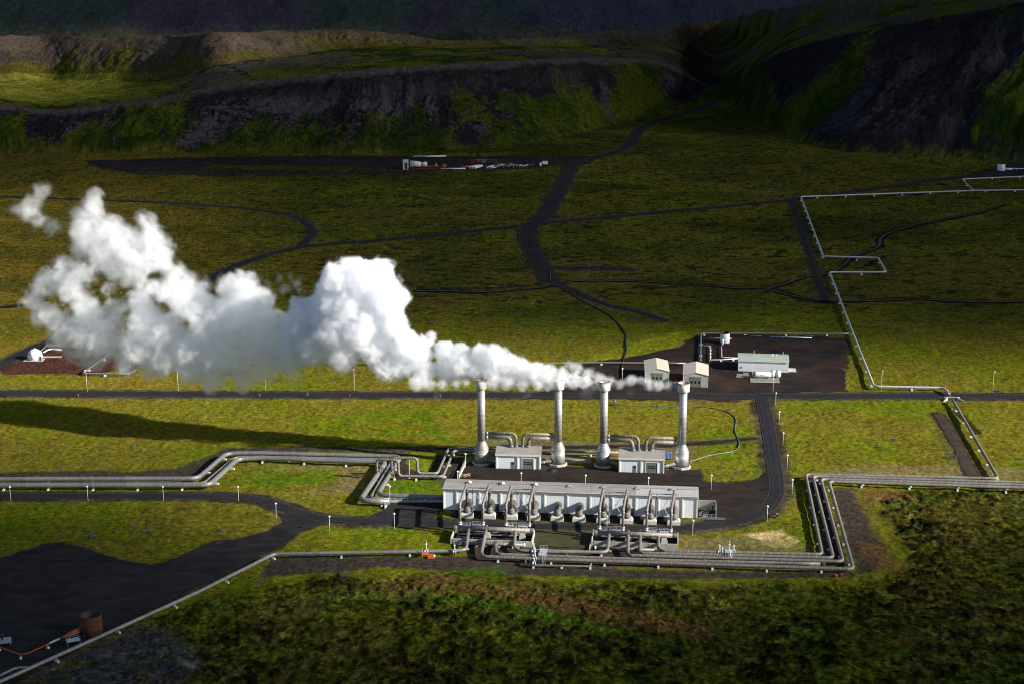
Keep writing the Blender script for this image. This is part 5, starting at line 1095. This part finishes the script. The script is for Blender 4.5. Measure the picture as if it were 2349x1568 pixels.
for p, lab in (((180,910),'small orange post on the near verge of the main road, left edge'),((596,910),'small orange post on the near verge below the left steam'),((803,910),'small orange post on the near verge below the middle steam'),((1010,911),'small orange post on the near verge left of the stacks')): post(p, lab, 1.1, 'orange_paint')
post(zm(480,424), 'short orange post at the corner of the dark well pad', 1.3, 'orange_paint'); post(zm(500,420), 'taller thin orange post at the corner of the dark well pad', 2.4, 'orange_paint')
def flag(p, lab, h):
    t = thing('warning_flag', (*G(*p).xy, 0), lab, 'sign'); m = MB(); m.bar((0,0,0),(0,0,h), .06); m.build('pole', 'white_paint', t)
    m = MB(); m.box(-.5,-.03,h-.7,.5,.03,h); m.build('plate', 'sign_red', t)
weathered('sign_red', (.35,.02,.02), (.45,.03,.03), 1, .5)
flag(zm(1566,505), 'red plated sign on a pole at the culvert, near side of the road', 3.4); flag(zm(1521,405), 'red plated sign on the grass behind the pipe bend', 1.8)
t = thing('fire_cabinet', G(*zi(988,888)), 'small dark grey box on the grass right of the side road bend', 'cabinet', rz=RZ); m = MB(); m.box(-.5,-.4,0,.5,.4,1.5); m.build('body', 'trim_dark', t); m = MB(); m.box(-.4,-.44,.3,.4,-.403,1.4); m.build('door', 'dark_metal', t)
# coloured pipe scrap near the corner of the moss
for (a, b, r, mt, lab) in ((zi(1540,1452), zi(1562,1446), .45, 'sign_red', 'short bright red pipe piece on the gravel by the moss'),(zi(1578,1443), zi(1618,1434), .55, 'rust', 'short dark red pipe piece lying on the gravel by the moss')):
    A_ = G(*a, r); B_ = G(*b, r); t = thing('pipe_piece', (A_.x,A_.y,0), lab, 'pipe'); m = MB((A_.x,A_.y,0)); m.tube([A_,B_], r, n=14, world=True); m.build('tube', mt, t); m = MB((A_.x,A_.y,0)); m.tube([B_,B_+(B_-A_).normalized()*.15], r+.1, n=14, world=True); m.build('flange', 'dark_metal', t)
# gravel heap, timber piles
def heap(name, p, rx, ry, h, mat_, lab, cat, seed=1):
    n_ = 26; vs = []; fs = []
    for i in range(8):
        for k in range(n_):
            a = 2*PI*k/n_; f_ = i/7; j = .8+.4*float(vnoise(np.array([math.cos(a)*2+seed]), np.array([math.sin(a)*2+f_]), seed)[0]); vs.append((rx*f_*math.cos(a)*j, ry*f_*math.sin(a)*j, h*(1-f_**1.3)*(.85+.3*random.random())-.05*f_))
    for i in range(7):
        for k in range(n_): fs.append((i*n_+k, (i+1)*n_+k, (i+1)*n_+(k+1) % n_, i*n_+(k+1) % n_))
    me_ = bpy.data.meshes.new(name); me_.from_pydata(vs, [], fs); me_.update(); me_.flip_normals() if me_.polygons[-1].normal.z < 0 else None
    tag(meshobj(name, me_, mat_, None, G(*p)), lab, cat)
heap('gravel_heap', zd(1345,1500), 2.3, 1.7, 1.1, 'asphalt', 'small black gravel heap in front of the second stack', 'heap')
for k, (a, b) in enumerate(((15,3),(12,-8),(-20,2),(25,-4),(2,6),(-12,-3),(8,-14))):
    p = G(*zh(2065+a*2.2, 485+b)); t = bpy.data.objects.new('timber_beam', None); bpy.data.objects.remove(t)
    m = MB((p.x,p.y,0), a*.06); m.box(-1.6,-.09,.02+.14*(k % 3),1.6,.09,.16+.14*(k % 3)); tag(m.build('timber_beam', 'wood'), 'weathered timber beam in the loose pile by the retaining wall', 'timber', 'timber pile in the back yard corner')
# hoses
def hose(name, pts, r, mat_, lab, z=.25):
    P_ = [Vector((p.x, p.y, hz(p.x, p.y)+r*.8+.05)) for p in [Vector((*q_, 0)) for q_ in dens(chaikin([G(*p).xy for p in pts], 3), 1.5)]]
    m = MB(P_[0]); m.tube(P_, r, n=8, world=True); tag(m.build(name, mat_), lab, 'hose')
hose('water_hose', [ze(600,505),ze(700,528),ze(1250,532),ze(1700,545),ze(1950,555),ze(2200,600),zj(1080,842),zj(1140,880),zj(1168,915),zi(570,50),zi(600,110),zi(625,175),zi(600,235),zi(520,262),zi(330,290),zi(255,315),zi(140,350)], .17, 'teal_hose', 'long grey green hose curving over the grass behind the rightmost stack')
hose('water_hose', [zn(1663,250),zn(1658,290),zn(1665,325),zn(1720,345),zn(1850,430),zn(1980,490),zn(2050,560),zn(2083,610),zn(2075,650),zn(2083,690),zn(2065,740),zj(180,500)], .32, 'black_hose', 'black hose winding from the dark track down to the well pad')
t = thing('hose_outlet', G(*ze(580,515)), 'dark triangular hose outlet on the grass edge near the main road', 'outlet'); m = MB(); m.add([(-.8,-.6,0),(.8,-.6,0),(.8,.6,0),(-.8,.6,0),(.5,0,2.2)], [(3,2,1,0),(0,1,4),(1,2,4),(2,3,4),(3,0,4)]); m.build('body', 'dark_metal', t); m = MB(); m.bar((.6,-.1,0),(.6,-.1,2.4), .06); m.build('pole', 'white_paint', t)
# ------------------------------------------------------------------ shrubs: clumps of small leaves
q = NT('willow_leaf'); oi = q.n('ShaderNodeObjectInfo'); f = q.noise(2.5, 3, .6); q.done(q.mix(q.ramp(f, [(.3,0),(.7,1)]), (.055,.085,.050), (.16,.22,.15)), .8, 0, .2); M['leaf'] = q.m
def shrub_mesh(seed):
    rs = random.Random(seed); vs = []; fs = []
    lob = [(rs.uniform(-.9,.9), rs.uniform(-.55,.55), rs.uniform(.35,.6)) for _ in range(7)]
    for _ in range(420):
        c = rs.choice(lob); a = rs.uniform(0, 2*PI); e = math.asin(rs.uniform(.0, 1)); rr = c[2]*rs.uniform(.75, 1.1)
        p = Vector((c[0]+rr*math.cos(a)*math.cos(e), c[1]+rr*math.sin(a)*math.cos(e), rr*math.sin(e)*.95+.02)); s_ = rs.uniform(.05,.11)
        d = Vector((rs.gauss(0,1), rs.gauss(0,1), rs.gauss(0,.7)+.6)).normalized(); x = d.orthogonal().normalized(); y = d.cross(x); o = len(vs)
        vs += [p-x*s_, p-y*s_*.5, p+x*s_, p+y*s_*.5]; fs.append((o,o+1,o+2,o+3))
    me_ = bpy.data.meshes.new('shrub'); me_.from_pydata(vs, [], fs); me_.update(); me_.materials.append(M['leaf']); return me_
SM = [shrub_mesh(k) for k in range(4)]
SH = [('grass island above the large gravel pad', [(*zf(x,y), s_) for x,y,s_ in ((540,638,1.6),(360,678,2.6),(560,672,3),(697,632,1.4),(810,613,1.8),(900,643,2.3),(1345,640,2.3),(125,535,1.3),(1325,710,1.2))]),
 ('shaded pasture above the thick left pipelines', [(*zf(x,y), s_) for x,y,s_ in ((815,128,1.9),(585,232,2.2),(480,235,1.5),(370,255,1.7),(1140,88,1.3),(1390,68,1.6),(1550,62,1.6),(1630,97,1.8),(440,140,1.5),(650,128,1.3),(950,188,1.2),(200,172,1.6),(870,42,1.3),(1100,70,1.2))]),
 ('dim plain behind the steam and stacks', [(*zn(x,y), s_) for x,y,s_ in ((1430,418,2.2),(1412,443,2.2),(1495,470,2.2),(1300,513,2),(1610,545,2.2),(1770,623,2.5),(1718,530,1.8),(2300,457,2.4),(1500,540,2),(1905,525,1.8),(1690,488,1.6),(1780,510,1.6),(1680,708,2.2),(1650,552,1.6),(1500,620,1.3),(1780,497,1.6),(1660,632,1.3))]),
 ('grass left of the side road', [(*zi(x,y), s_) for x,y,s_ in ((600,450,1.4),(410,478,1.6),(560,508,1.4))]+[(*ze(1230,545),2.2),(*ze(640,525),1.6),(*ze(690,697),1)]),
 ('bright meadow right of the side road', [(*zm(x,y), s_) for x,y,s_ in ((780,935,1.5),(980,932,1.9),(820,1010,1.7),(1575,1110,2.6),(2065,1140,1.5),(2295,1130,2),(710,1150,1.2),(1200,1110,1.2))]),
 ('meadow behind the main road at the right edge', [(*zm(x,y), s_) for x,y,s_ in ((1690,370,1.6),(2065,418,2.6),(1900,410,1.6),(1780,425,1.5))]+[(*zk(x,y), s_) for x,y,s_ in ((1065,1447,2.6),(1185,1435,1.6),(1250,395,2.8))]),
 ('moss below the long diagonal pipeline', [(*zh(85,1505),1.8),(*zh(905,1455),2.6)]),
 ('grass strip in front of the dome', [(*zn(x,y), s_) for x,y,s_ in ((40,140,2),(118,120,1.8))])]
n_sh = 0
for reg, L_ in SH:
    for (u_, v_, s_) in L_:
        p = G(u_, v_); o = bpy.data.objects.new('willow_shrub', SM[n_sh % 4]); C.objects.link(o); o.location = (p.x, p.y, hz(p.x,p.y)-.05); o.scale = (s_*.75, s_*.75, s_*.62); o.rotation_euler = (0,0,n_sh*1.3)
        tag(o, 'low grey green shrub on the '+reg, 'shrub', 'shrubs on the '+reg); n_sh += 1
# ------------------------------------------------------------------ storage yard, far back
def yard(name, lab, cat, p, build, rz=0, grp=None):
    t = thing(name, (*G(*zo(*p)).xy, 0), lab, cat, grp, rz); build(t); t.scale = (1.1, 1.3, 1.5); return t
def part(t, name, mat_, fn): m = MB(); fn(m); return m.build(name, mat_, t)
def cont(t):
    part(t, 'body', 'white_paint', lambda m: m.box(0,0,0,3.6,5,4.6)); part(t, 'open_front', 'rust', lambda m: m.box(1.2,-.06,.2,3.4,-.003,3.7)); part(t, 'roof', 'white_paint', lambda m: m.box(-.2,-.3,4.6,3.8,5.2,4.85))
yard('storage_shelter', 'small white shelter with rusty open front in the far storage yard', 'shelter', (553,312), cont)
yard('white_duct', 'large white duct section lying beside the white shelter in the storage yard', 'duct', (628,290), lambda t: (part(t, 'tube', 'white_paint', lambda m: m.tube([(0,0,2),(5,0,1.9),(8,0,1.9)], 1.5, n=16, radii=[1.9,1.6,1.2])), part(t, 'tail', 'white_paint', lambda m: m.tube([(8,0,1.9),(12.5,0,1.9)], 1.3, n=16, radii=[1.0,1.3])), part(t, 'cradle', 'rust', lambda m: m.box(2,-1,0,4,1,.8))))
for k, (x, y, L_) in enumerate(((640,300,14),(700,302,20),(690,292,15))):
    yard('steel_beam', ['long rust red beam right of the white shelter','long orange red beam, front one in the storage yard','long rust brown beam lying behind the front one'][k], 'beam', (x,y), lambda t: (part(t, 'flange', 'red_rust', lambda m: m.box(0,0,.0,L_,.8,.25)), part(t, 'web', 'rust', lambda m: m.box(0,.3,.253,L_,.5,.9)), part(t, 'upper_flange', 'red_rust', lambda m: m.box(0,0,.903,L_,.8,1.1))))
def bundle(n_, mat_, r, L_, dx, nm, lab, p, rz, grp):
    for k in range(n_):
        a = G(*zo(*p)); o_ = (a.x+k*dx*math.cos(0), a.y, 0); t = thing('stacked_pipe', o_, lab, 'pipe', grp, rz); t.scale = (1.25,1.25,1.3)
        part(t, 'tube', mat_, lambda m: m.lathe([(r*.8,0),(r,0),(r,L_),(r*.8,L_)], 14, (0,0,r+.05), axis='X')); part(t, 'bore', 'dark_metal', lambda m: m.lathe([(.02,-.02),(r*.8,-.02)], 14, (0,0,r+.05), axis='X'))
bundle(6, 'red_rust', .5, 9, 1.75, 'r', 'rust red pipe in the slanted row of six in the storage yard', (1155,303), math.radians(62), 'slanted red pipes in the storage yard')
bundle(3, 'white_paint', .75, 11, 2.1, 'w', 'white pipe in the slanted trio beside the red pipes', (1243,308), math.radians(64), 'slanted white pipe trio in the storage yard')
bundle(4, 'white_paint', .6, 10, 1.5, 'w', 'white pipe at the left end of the long pale pile', (1423,303), math.radians(62), 'white pipes beside the pale pile')
rs = random.Random(4)
for k in range(16):
    x = 1470+k*22+rs.uniform(-6,6); y = 300-rs.uniform(0,26); mt = rs.choice(['galvanised','dark_metal','far_clad','rust','white_paint','red_rust','blue_paint']); L_ = rs.uniform(3,8)
    yard('scrap_pipe', 'bent pipe in the jumbled heap at the right of the storage yard', 'pipe', (x,y), lambda t: (part(t, 'tube', mt, lambda m: m.tube([(0,0,.5+rs.uniform(0,1)),(L_*.7,rs.uniform(-1,1),.5+rs.uniform(0,1)),(L_,rs.uniform(-2,2),rs.uniform(.6,2.4))], rs.uniform(.22,.45), n=8, fillet=1)), part(t, 'flange', 'galvanised', lambda m: m.box(-.2,-.5,.0,.1,.5,1.1))), 0, 'jumbled pipe heap')
for k, (x, y, mt, w_, lab) in enumerate(((1810,298,'rust',6,'rust brown crate at the right end of the pale pipe heap'),(1850,290,'dark_metal',5,'dark crate at the right end of the pale pipe heap'),(1255,240,'rust',4,'rust brown stack of frames behind the red pipes'),(1320,238,'red_rust',9,'orange red stack of frames behind the white pipe trio'),(1430,240,'rust',8,'dark rusty stack of frames behind the pale heap'),(1385,246,'blue_paint',2.4,'small bright blue crate behind the red pipes'),(890,288,'galvanised',1.5,'small pale box right of the rusty beams'),(970,290,'orange_paint',2.5,'small orange box in the middle of the storage yard'),(1980,275,'white_paint',1.6,'small white box near the right end of the storage yard'),(2010,258,'white_paint',4,'low white crate near the track fork'))):
    yard('crate', lab, 'crate', (x,y), lambda t: (part(t, 'body', mt, lambda m: m.box(0,0,.15,w_,2.2,1.5)), part(t, 'lid', mt, lambda m: m.box(-.1,-.1,1.503,w_+.1,2.3,1.68)), part(t, 'skid', 'dark_metal', lambda m: m.box(.2,-.05,0,w_-.2,2.25,.147))))
for k, (x, y, L_, lab) in enumerate(((660,183,22,'long white pipe on the far edge of the storage yard'),(830,180,13,'shorter white pipe on the far edge of the storage yard'),(950,312,18,'thin pale pipe on the near edge of the storage yard'))):
    yard('long_pipe', lab, 'pipe', (x,y), lambda t: (part(t, 'tube', 'white_paint', lambda m: m.lathe([(.35,0),(.35,L_)], 10, (0,0,.6), axis='X')), part(t, 'support', 'concrete', lambda m: m.box(L_*.5,-.6,0,L_*.5+.6,.6,.3))))
# boulders at the foot of the cliff and sheep-like white specks stay out; loose stones on the well pad
t = None
for (x, y, L_, lab) in ((1225,204,9,'thin dark tube on the grass by the well pad edge'),(1455,212,20,'long pale tube lying on the upper well pad'),(1690,205,8,'tangle of dark tubes on the upper right of the well pad'),(930,222,11,'pale pipe fitting lying left of the white steam vessel')):
    p = G(*zj(x, y)); t = thing('spare_tube', (p.x,p.y,0), lab, 'pipe', rz=-.12); part(t, 'tube', 'galvanised' if 'pale' in lab else 'dark_metal', lambda m: m.lathe([(.28,0),(.28,L_)], 10, (0,0,.35), axis='X')); part(t, 'block', 'concrete', lambda m: m.box(L_*.3,-.4,0,L_*.3+.5,.4,.12))
# ================================================================== steam
q_ = None
def steam_mat(name, dens):
    m = bpy.data.materials.new(name); m.use_nodes = True; t = m.node_tree; t.nodes.remove(t.nodes['Principled BSDF']); out = t.nodes['Material Output']
    v = t.nodes.new('ShaderNodeVolumePrincipled'); v.inputs['Color'].default_value = (.945,.955,.975,1); v.inputs['Anisotropy'].default_value = .1
    v.inputs['Density'].default_value = dens; v.inputs['Density Attribute'].default_value = 'density'
    t.links.new(v.outputs[0], out.inputs['Volume']); M[name] = m
KIND = {}      # material -> (noise size m, noise reach m, softness m)
def steam_tree(name, mat_, size, res, ns, amp, soft, seed, bias=.37):
    g_ = bpy.data.node_groups.new(name, 'GeometryNodeTree'); g_.interface.new_socket('Geometry', in_out='INPUT', socket_type='NodeSocketGeometry'); g_.interface.new_socket('Geometry', in_out='OUTPUT', socket_type='NodeSocketGeometry')
    N_ = g_.nodes; L_ = g_.links; gi = N_.new('NodeGroupInput'); go = N_.new('NodeGroupOutput'); pos = N_.new('GeometryNodeInputPosition')
    def mth(op, a, b=None, c=None):
        x = N_.new('ShaderNodeMath'); x.operation = op
        for i_, q in enumerate((a, b, c)):
            if q is None: continue
            if isinstance(q, (int, float)): x.inputs[i_].default_value = q
            else: L_.new(q, x.inputs[i_])
        return x.outputs[0]
    def vm(op, a, b):
        x = N_.new('ShaderNodeVectorMath'); x.operation = op
        for i_, q in enumerate((a, b)):
            if isinstance(q, tuple): x.inputs[i_].default_value = q
            else: L_.new(q, x.inputs[i_])
        return x
    px_ = N_.new('GeometryNodeProximity'); px_.target_element = 'FACES'; L_.new(gi.outputs[0], px_.inputs[0])
    rc = N_.new('GeometryNodeRaycast'); L_.new(gi.outputs[0], rc.inputs['Target Geometry']); rc.inputs['Ray Direction'].default_value = (.013,.021,1); rc.inputs['Ray Length'].default_value = 1000
    sp_ = N_.new('ShaderNodeSeparateXYZ'); L_.new(rc.outputs['Hit Normal'], sp_.inputs[0])
    inside = mth('MULTIPLY', rc.outputs['Is Hit'], mth('GREATER_THAN', sp_.outputs[2], 0.0))
    sd = mth('MULTIPLY', px_.outputs['Distance'], mth('SUBTRACT', mth('MULTIPLY', inside, 2.0), 1.0))
    off = vm('ADD', pos.outputs[0], (seed*37.1, seed*11.3, seed*5.7))
    n1_ = N_.new('ShaderNodeTexNoise'); n1_.inputs['Scale'].default_value = 1/ns; n1_.inputs['Detail'].default_value = 5; n1_.inputs['Roughness'].default_value = .70; n1_.inputs['Distortion'].default_value = .6; L_.new(off.outputs[0], n1_.inputs['Vector'])
    n2 = N_.new('ShaderNodeTexNoise'); n2.inputs['Scale'].default_value = 1/(ns*2.6); n2.inputs['Detail'].default_value = 2; L_.new(off.outputs[0], n2.inputs['Vector'])
    e = mth('ADD', sd, mth('MULTIPLY', mth('SUBTRACT', n1_.outputs['Fac'], bias), amp*2.8))
    e = mth('ADD', e, mth('MULTIPLY', mth('SUBTRACT', n2.outputs['Fac'], .5), amp*1.6))
    mr = N_.new('ShaderNodeMapRange'); mr.interpolation_type = 'SMOOTHSTEP'; L_.new(e, mr.inputs['Value']); mr.inputs['From Min'].default_value = 0; mr.inputs['From Max'].default_value = soft
    n3 = N_.new('ShaderNodeTexNoise'); n3.inputs['Scale'].default_value = 1/(ns*.42); n3.inputs['Detail'].default_value = 3; n3.inputs['Distortion'].default_value = .8; L_.new(off.outputs[0], n3.inputs['Vector'])
    m3 = N_.new('ShaderNodeMapRange'); m3.interpolation_type = 'SMOOTHSTEP'; L_.new(n3.outputs['Fac'], m3.inputs['Value'])
    for k_, v_ in (('From Min', .36), ('From Max', .62), ('To Min', .25), ('To Max', 1.5)): m3.inputs[k_].default_value = v_
    vc = N_.new('GeometryNodeVolumeCube'); L_.new(mth('MULTIPLY', mr.outputs[0], m3.outputs[0]), vc.inputs['Density'])
    mn, mx_ = size; vc.inputs['Min'].default_value = mn; vc.inputs['Max'].default_value = mx_
    for k, a in enumerate(('Resolution X','Resolution Y','Resolution Z')): vc.inputs[a].default_value = max(8, int((mx_[k]-mn[k])/res))
    sm = N_.new('GeometryNodeSetMaterial'); sm.inputs['Material'].default_value = M[mat_]; L_.new(vc.outputs[0], sm.inputs[0]); L_.new(sm.outputs[0], go.inputs[0]); return g_
Ys = SP2.y
def plume(name, blobs, mat_, lab, voxel=1.1, amps=((9,2.4),(4,1.1),(1.9,.45)), seed=1, jit=1.0, grow=1.0, res=.6, ns=6, amp=2.5, soft=1.6):
    rs = random.Random(seed); bm = bmesh.new()
    for b in blobs:
        u_, v_, r = b[:3]; Y = b[3] if len(b) > 3 else 600
        Y = Ys+(Y-Ys)*.6 if seed < 10 else Y; c = V(u_, v_, Y); R_ = r/F*(c-Vector((0,0,H))).length*grow
        L_ = [(c, R_*.92)]
        for _ in range(int(4*jit)):
            d = Vector((rs.gauss(0,1), rs.gauss(0,1), rs.gauss(0,1))).normalized(); L_.append((c+d*R_*rs.uniform(.5,.85), R_*rs.uniform(.28,.5)))
        for cc, rr in L_:
            M_ = Matrix.Translation(cc) @ Matrix.Diagonal((1,1.15 if seed > 6 else (1.9 if seed in (2, 3) else 1.4),1,1)); bmesh.ops.create_icosphere(bm, subdivisions=2, radius=rr, matrix=M_)
    me_ = bpy.data.meshes.new(name); bm.to_mesh(me_); bm.free(); o = bpy.data.objects.new(name, me_); C.objects.link(o)
    md = o.modifiers.new('r', 'REMESH'); md.mode = 'VOXEL'; md.voxel_size = voxel
    dg_ = bpy.context.evaluated_depsgraph_get(); me2 = bpy.data.meshes.new_from_object(o.evaluated_get(dg_)); bpy.data.objects.remove(o); bpy.data.meshes.remove(me_)
    n_ = len(me2.vertices); co_ = np.empty(n_*3, np.float32); me2.vertices.foreach_get('co', co_); co_ = co_.reshape(-1,3).astype(float); no = np.empty(n_*3, np.float32); me2.vertices.foreach_get('normal', no); no = no.reshape(-1,3)
    ctr = co_.mean(0); co_ -= ctr
    me2.vertices.foreach_set('co', co_.astype(np.float32).ravel()); me2.update(); me2.materials.clear(); me2.materials.append(M[mat_]); me2.name = name
    o = bpy.data.objects.new(name, me2); C.objects.link(o); o.location = ctr; tag(o, lab, 'steam', None, 'stuff')
    ex = amp*2; mn = tuple(co_.min(0)-ex); mx_ = tuple(co_.max(0)+ex); md = o.modifiers.new('steam', 'NODES'); md.node_group = steam_tree(name, mat_, (mn, mx_), res, ns, amp, soft, seed, {3: .40, 4: .40, 5: .43, 6: .38}.get(seed, .37)); return o
steam_mat('steam_dense', .36); steam_mat('steam_mid', .16); steam_mat('steam_jet', .34); steam_mat('steam_thin', .06); steam_mat('steam_wisp', .16); steam_mat('steam_veil', .04)
plume('steam_plume', [(1383,878,9,Ys),(1368,880,11,Ys),(1343,876,15,Ys),(1315,872,17,Ys+1),(1288,866,20,Ys+2),(1278,880,8,Ys),(1262,883,12,Ys),(1256,858,23,Ys+3),(1225,852,25,Ys+4),(1232,880,15,Ys),(1197,844,27,Ys+6),(1200,878,17,Ys+2),(1165,836,28,Ys+8),(1165,872,20,Ys+4),(1135,826,30,Ys+10),(1128,862,25,Ys+6),(1105,812,26,Ys+12),(1090,842,30,Ys+12),(1060,835,34,Ys+14),(1030,845,36,Ys+16),(1060,805,20,Ys+16),(1020,806,28,Ys+18),(992,768,14,Ys+18),(975,785,20,Ys+18),(960,810,36,Ys+18),(975,855,28,Ys+14),(932,830,30,Ys+18)], 'steam_dense', 'dense bright white steam drifting left from the two middle stacks', .8, ((7,1.9),(3.2,1.0),(1.6,.4)), 1, res=.45, ns=5, amp=2.2, soft=1.1)
plume('steam_cloud', [(930,785,34,Ys+20),(905,740,34,Ys+22),(898,712,32,Ys+22),(905,685,30,Ys+24),(880,665,40,Ys+26),(865,630,32,Ys+28),(835,640,40,Ys+28),(808,618,26,Ys+30),(775,640,38,Ys+30),(795,610,16,Ys+30),(760,680,42,Ys+32),(810,690,50,Ys+30),(735,715,40,Ys+34),(700,715,34,Ys+36),(680,745,38,Ys+36),(720,785,48,Ys+34),(675,800,38,Ys+36),(770,750,50,Ys+30),(830,745,52,Ys+26),(862,790,40,Ys+24),(790,805,38,Ys+28),(650,820,26,Ys+36),(895,835,34,Ys+20)], 'steam_dense', 'big billowing white steam cloud standing left of the stacks', 1.1, ((11,3.2),(5,1.6),(2.4,.7)), 2, res=.5, ns=8, amp=4.0, soft=1.5)
plume('steam_cloud', [(560,660,32,Ys+60),(525,655,22,Ys+60),(590,700,36,Ys+58),(620,745,34,Ys+55),(600,780,42,Ys+55),(560,725,46,Ys+58),(520,720,42,Ys+60),(480,750,44,Ys+62),(455,700,34,Ys+64),(420,690,34,Ys+66),(385,665,30,Ys+68),(345,660,26,Ys+70),(320,690,30,Ys+70),(330,730,36,Ys+70),(330,790,44,Ys+68),(375,760,40,Ys+66),(385,815,46,Ys+64),(440,800,46,Ys+62),(440,835,36,Ys+60),(500,810,44,Ys+58),(545,830,36,Ys+55),(350,835,26,Ys+64),(490,865,24,Ys+55),(560,865,20,Ys+50),(600,840,28,Ys+52)], 'steam_mid', 'broad white steam bank in the middle of the drifting cloud', 1.2, ((12,4.0),(5,2.2),(2.4,.9)), 3, grow=1.12, res=.6, ns=8, amp=4.6, soft=2.4)
plume('steam_cloud', [(225,448,12,Ys+100),(215,475,24,Ys+100),(195,500,28,Ys+100),(205,540,38,Ys+98),(250,530,34,Ys+98),(245,575,40,Ys+96),(290,560,38,Ys+94),(335,510,20,Ys+94),(350,545,28,Ys+92),(375,555,18,Ys+92),(365,590,32,Ys+90),(320,605,38,Ys+90),(270,610,28,Ys+94),(400,630,28,Ys+85),(430,650,22,Ys+80),(470,655,18,Ys+75),(185,570,24,Ys+98),(300,640,20,Ys+88)], 'steam_mid', 'soft white steam tower rising at the upper left', 1.3, ((12,4.2),(5,2.2),(2.4,.9)), 4, grow=1.12, res=.7, ns=9, amp=4.2, soft=3.5)
plume('steam_cloud', [(140,625,28,Ys+90),(105,650,28,Ys+92),(170,630,28,Ys+90),(205,625,20,Ys+88),(80,690,20,Ys+92),(85,735,20,Ys+90),(120,720,24,Ys+88),(165,670,28,Ys+86),(195,705,28,Ys+84),(150,760,34,Ys+84),(195,765,36,Ys+80),(245,745,32,Ys+78),(245,790,36,Ys+74),(190,810,26,Ys+76),(160,820,16,Ys+76),(215,830,18,Ys+74),(275,710,22,Ys+78),(250,660,14,Ys+84),(290,830,28,Ys+66)], 'steam_mid', 'ragged see-through steam at the left end of the cloud above the dome', 1.3, ((12,5.5),(5,3.0),(2.4,1.2)), 5, grow=1.15, res=.65, ns=7, amp=5.2, soft=3)
plume('steam_puff', [(92,440,14,Ys+110),(100,435,11,Ys+110),(82,460,17,Ys+110),(70,485,20,Ys+110),(92,505,19,Ys+110),(118,522,14,Ys+110),(140,528,9,Ys+110),(48,485,9,Ys+110),(35,480,5,Ys+110)], 'steam_mid', 'small curved puff of steam at the upper left edge', 1.1, ((9,3.0),(4,1.6),(2,.7)), 6, grow=1.15, res=.8, ns=8, amp=4, soft=5)
plume('steam_plume', [(1566,881,7,SP4.y),(1553,884,8,SP4.y),(1532,884,10,SP4.y),(1510,882,12,SP4.y),(1490,878,13,SP4.y+1),(1470,872,9,SP4.y+1),(1448,872,15,SP4.y+2),(1425,878,12,SP4.y+2),(1400,872,15,SP4.y+4),(1375,866,17,SP4.y+6),(1348,856,17,SP4.y+8),(1325,845,16,SP4.y+10),(1304,836,11,SP4.y+12)], 'steam_jet', 'thin white steam trailing left from the rightmost stack', .8, ((6,1.6),(3,1.0),(1.5,.5)), 7, res=.5, ns=4.5, amp=1.8, soft=2)
plume('steam_plume', [(1102,874,7,SP1.y),(1086,877,7,SP1.y),(1068,879,8,SP1.y),(1045,882,12,SP1.y+1),(1015,884,16,SP1.y+2),(985,884,18,SP1.y+3),(955,878,20,SP1.y+4)], 'steam_jet', 'low steam trailing left from the leftmost stack', .8, ((6,1.6),(3,1.0),(1.5,.5)), 8, res=.5, ns=4.5, amp=1.8, soft=2)
plume('steam_plume', [(620,868,24,Ys+40),(570,882,18,Ys+42),(520,885,14,Ys+45),(680,860,24,Ys+38),(640,840,26,Ys+42),(1000,905,10,Ys+6),(1205,895,10,Ys+3),(1450,898,9,Ys+3),(1345,900,9,Ys+3)], 'steam_thin', 'thin grey veil of steam hanging under the drifting cloud', 1.1, ((9,3.0),(4,1.8),(2,.8)), 9, grow=1.15, res=.7, ns=6, amp=3.5, soft=4)
plume('ground_steam', [(600,640,9,845),(615,652,10,845),(640,640,8,845),(655,660,10,845),(680,650,10,845),(690,665,9,845),(665,632,6,845)], 'steam_thin', 'thin wisps of steam rising from the stream behind the big cloud', 1.3, ((9,3.5),(4,2),(2,.8)), 10, grow=1.2, res=.8, ns=5, amp=3.5, soft=4)
p = G(440,1535); plume('ground_steam', [(452,1533,7,p.y),(440,1527,9,p.y+1),(425,1518,10,p.y+2),(412,1511,8,p.y+3)], 'steam_wisp', 'small wisp of steam from the ground at the bottom left', .6, ((4,1.2),(2,.6)), 11, res=.4, ns=3, amp=1.5, soft=2)
p = G(1835,1380); plume('ground_steam', [(1845,1372,7,p.y),(1825,1367,9,p.y+1),(1800,1362,9,p.y+2),(1770,1360,7,p.y+3)], 'steam_veil', 'very faint wisp of steam over the moss at the lower right', .6, ((4,1.2),(2,.6)), 12, res=.4, ns=3, amp=1.5, soft=2)
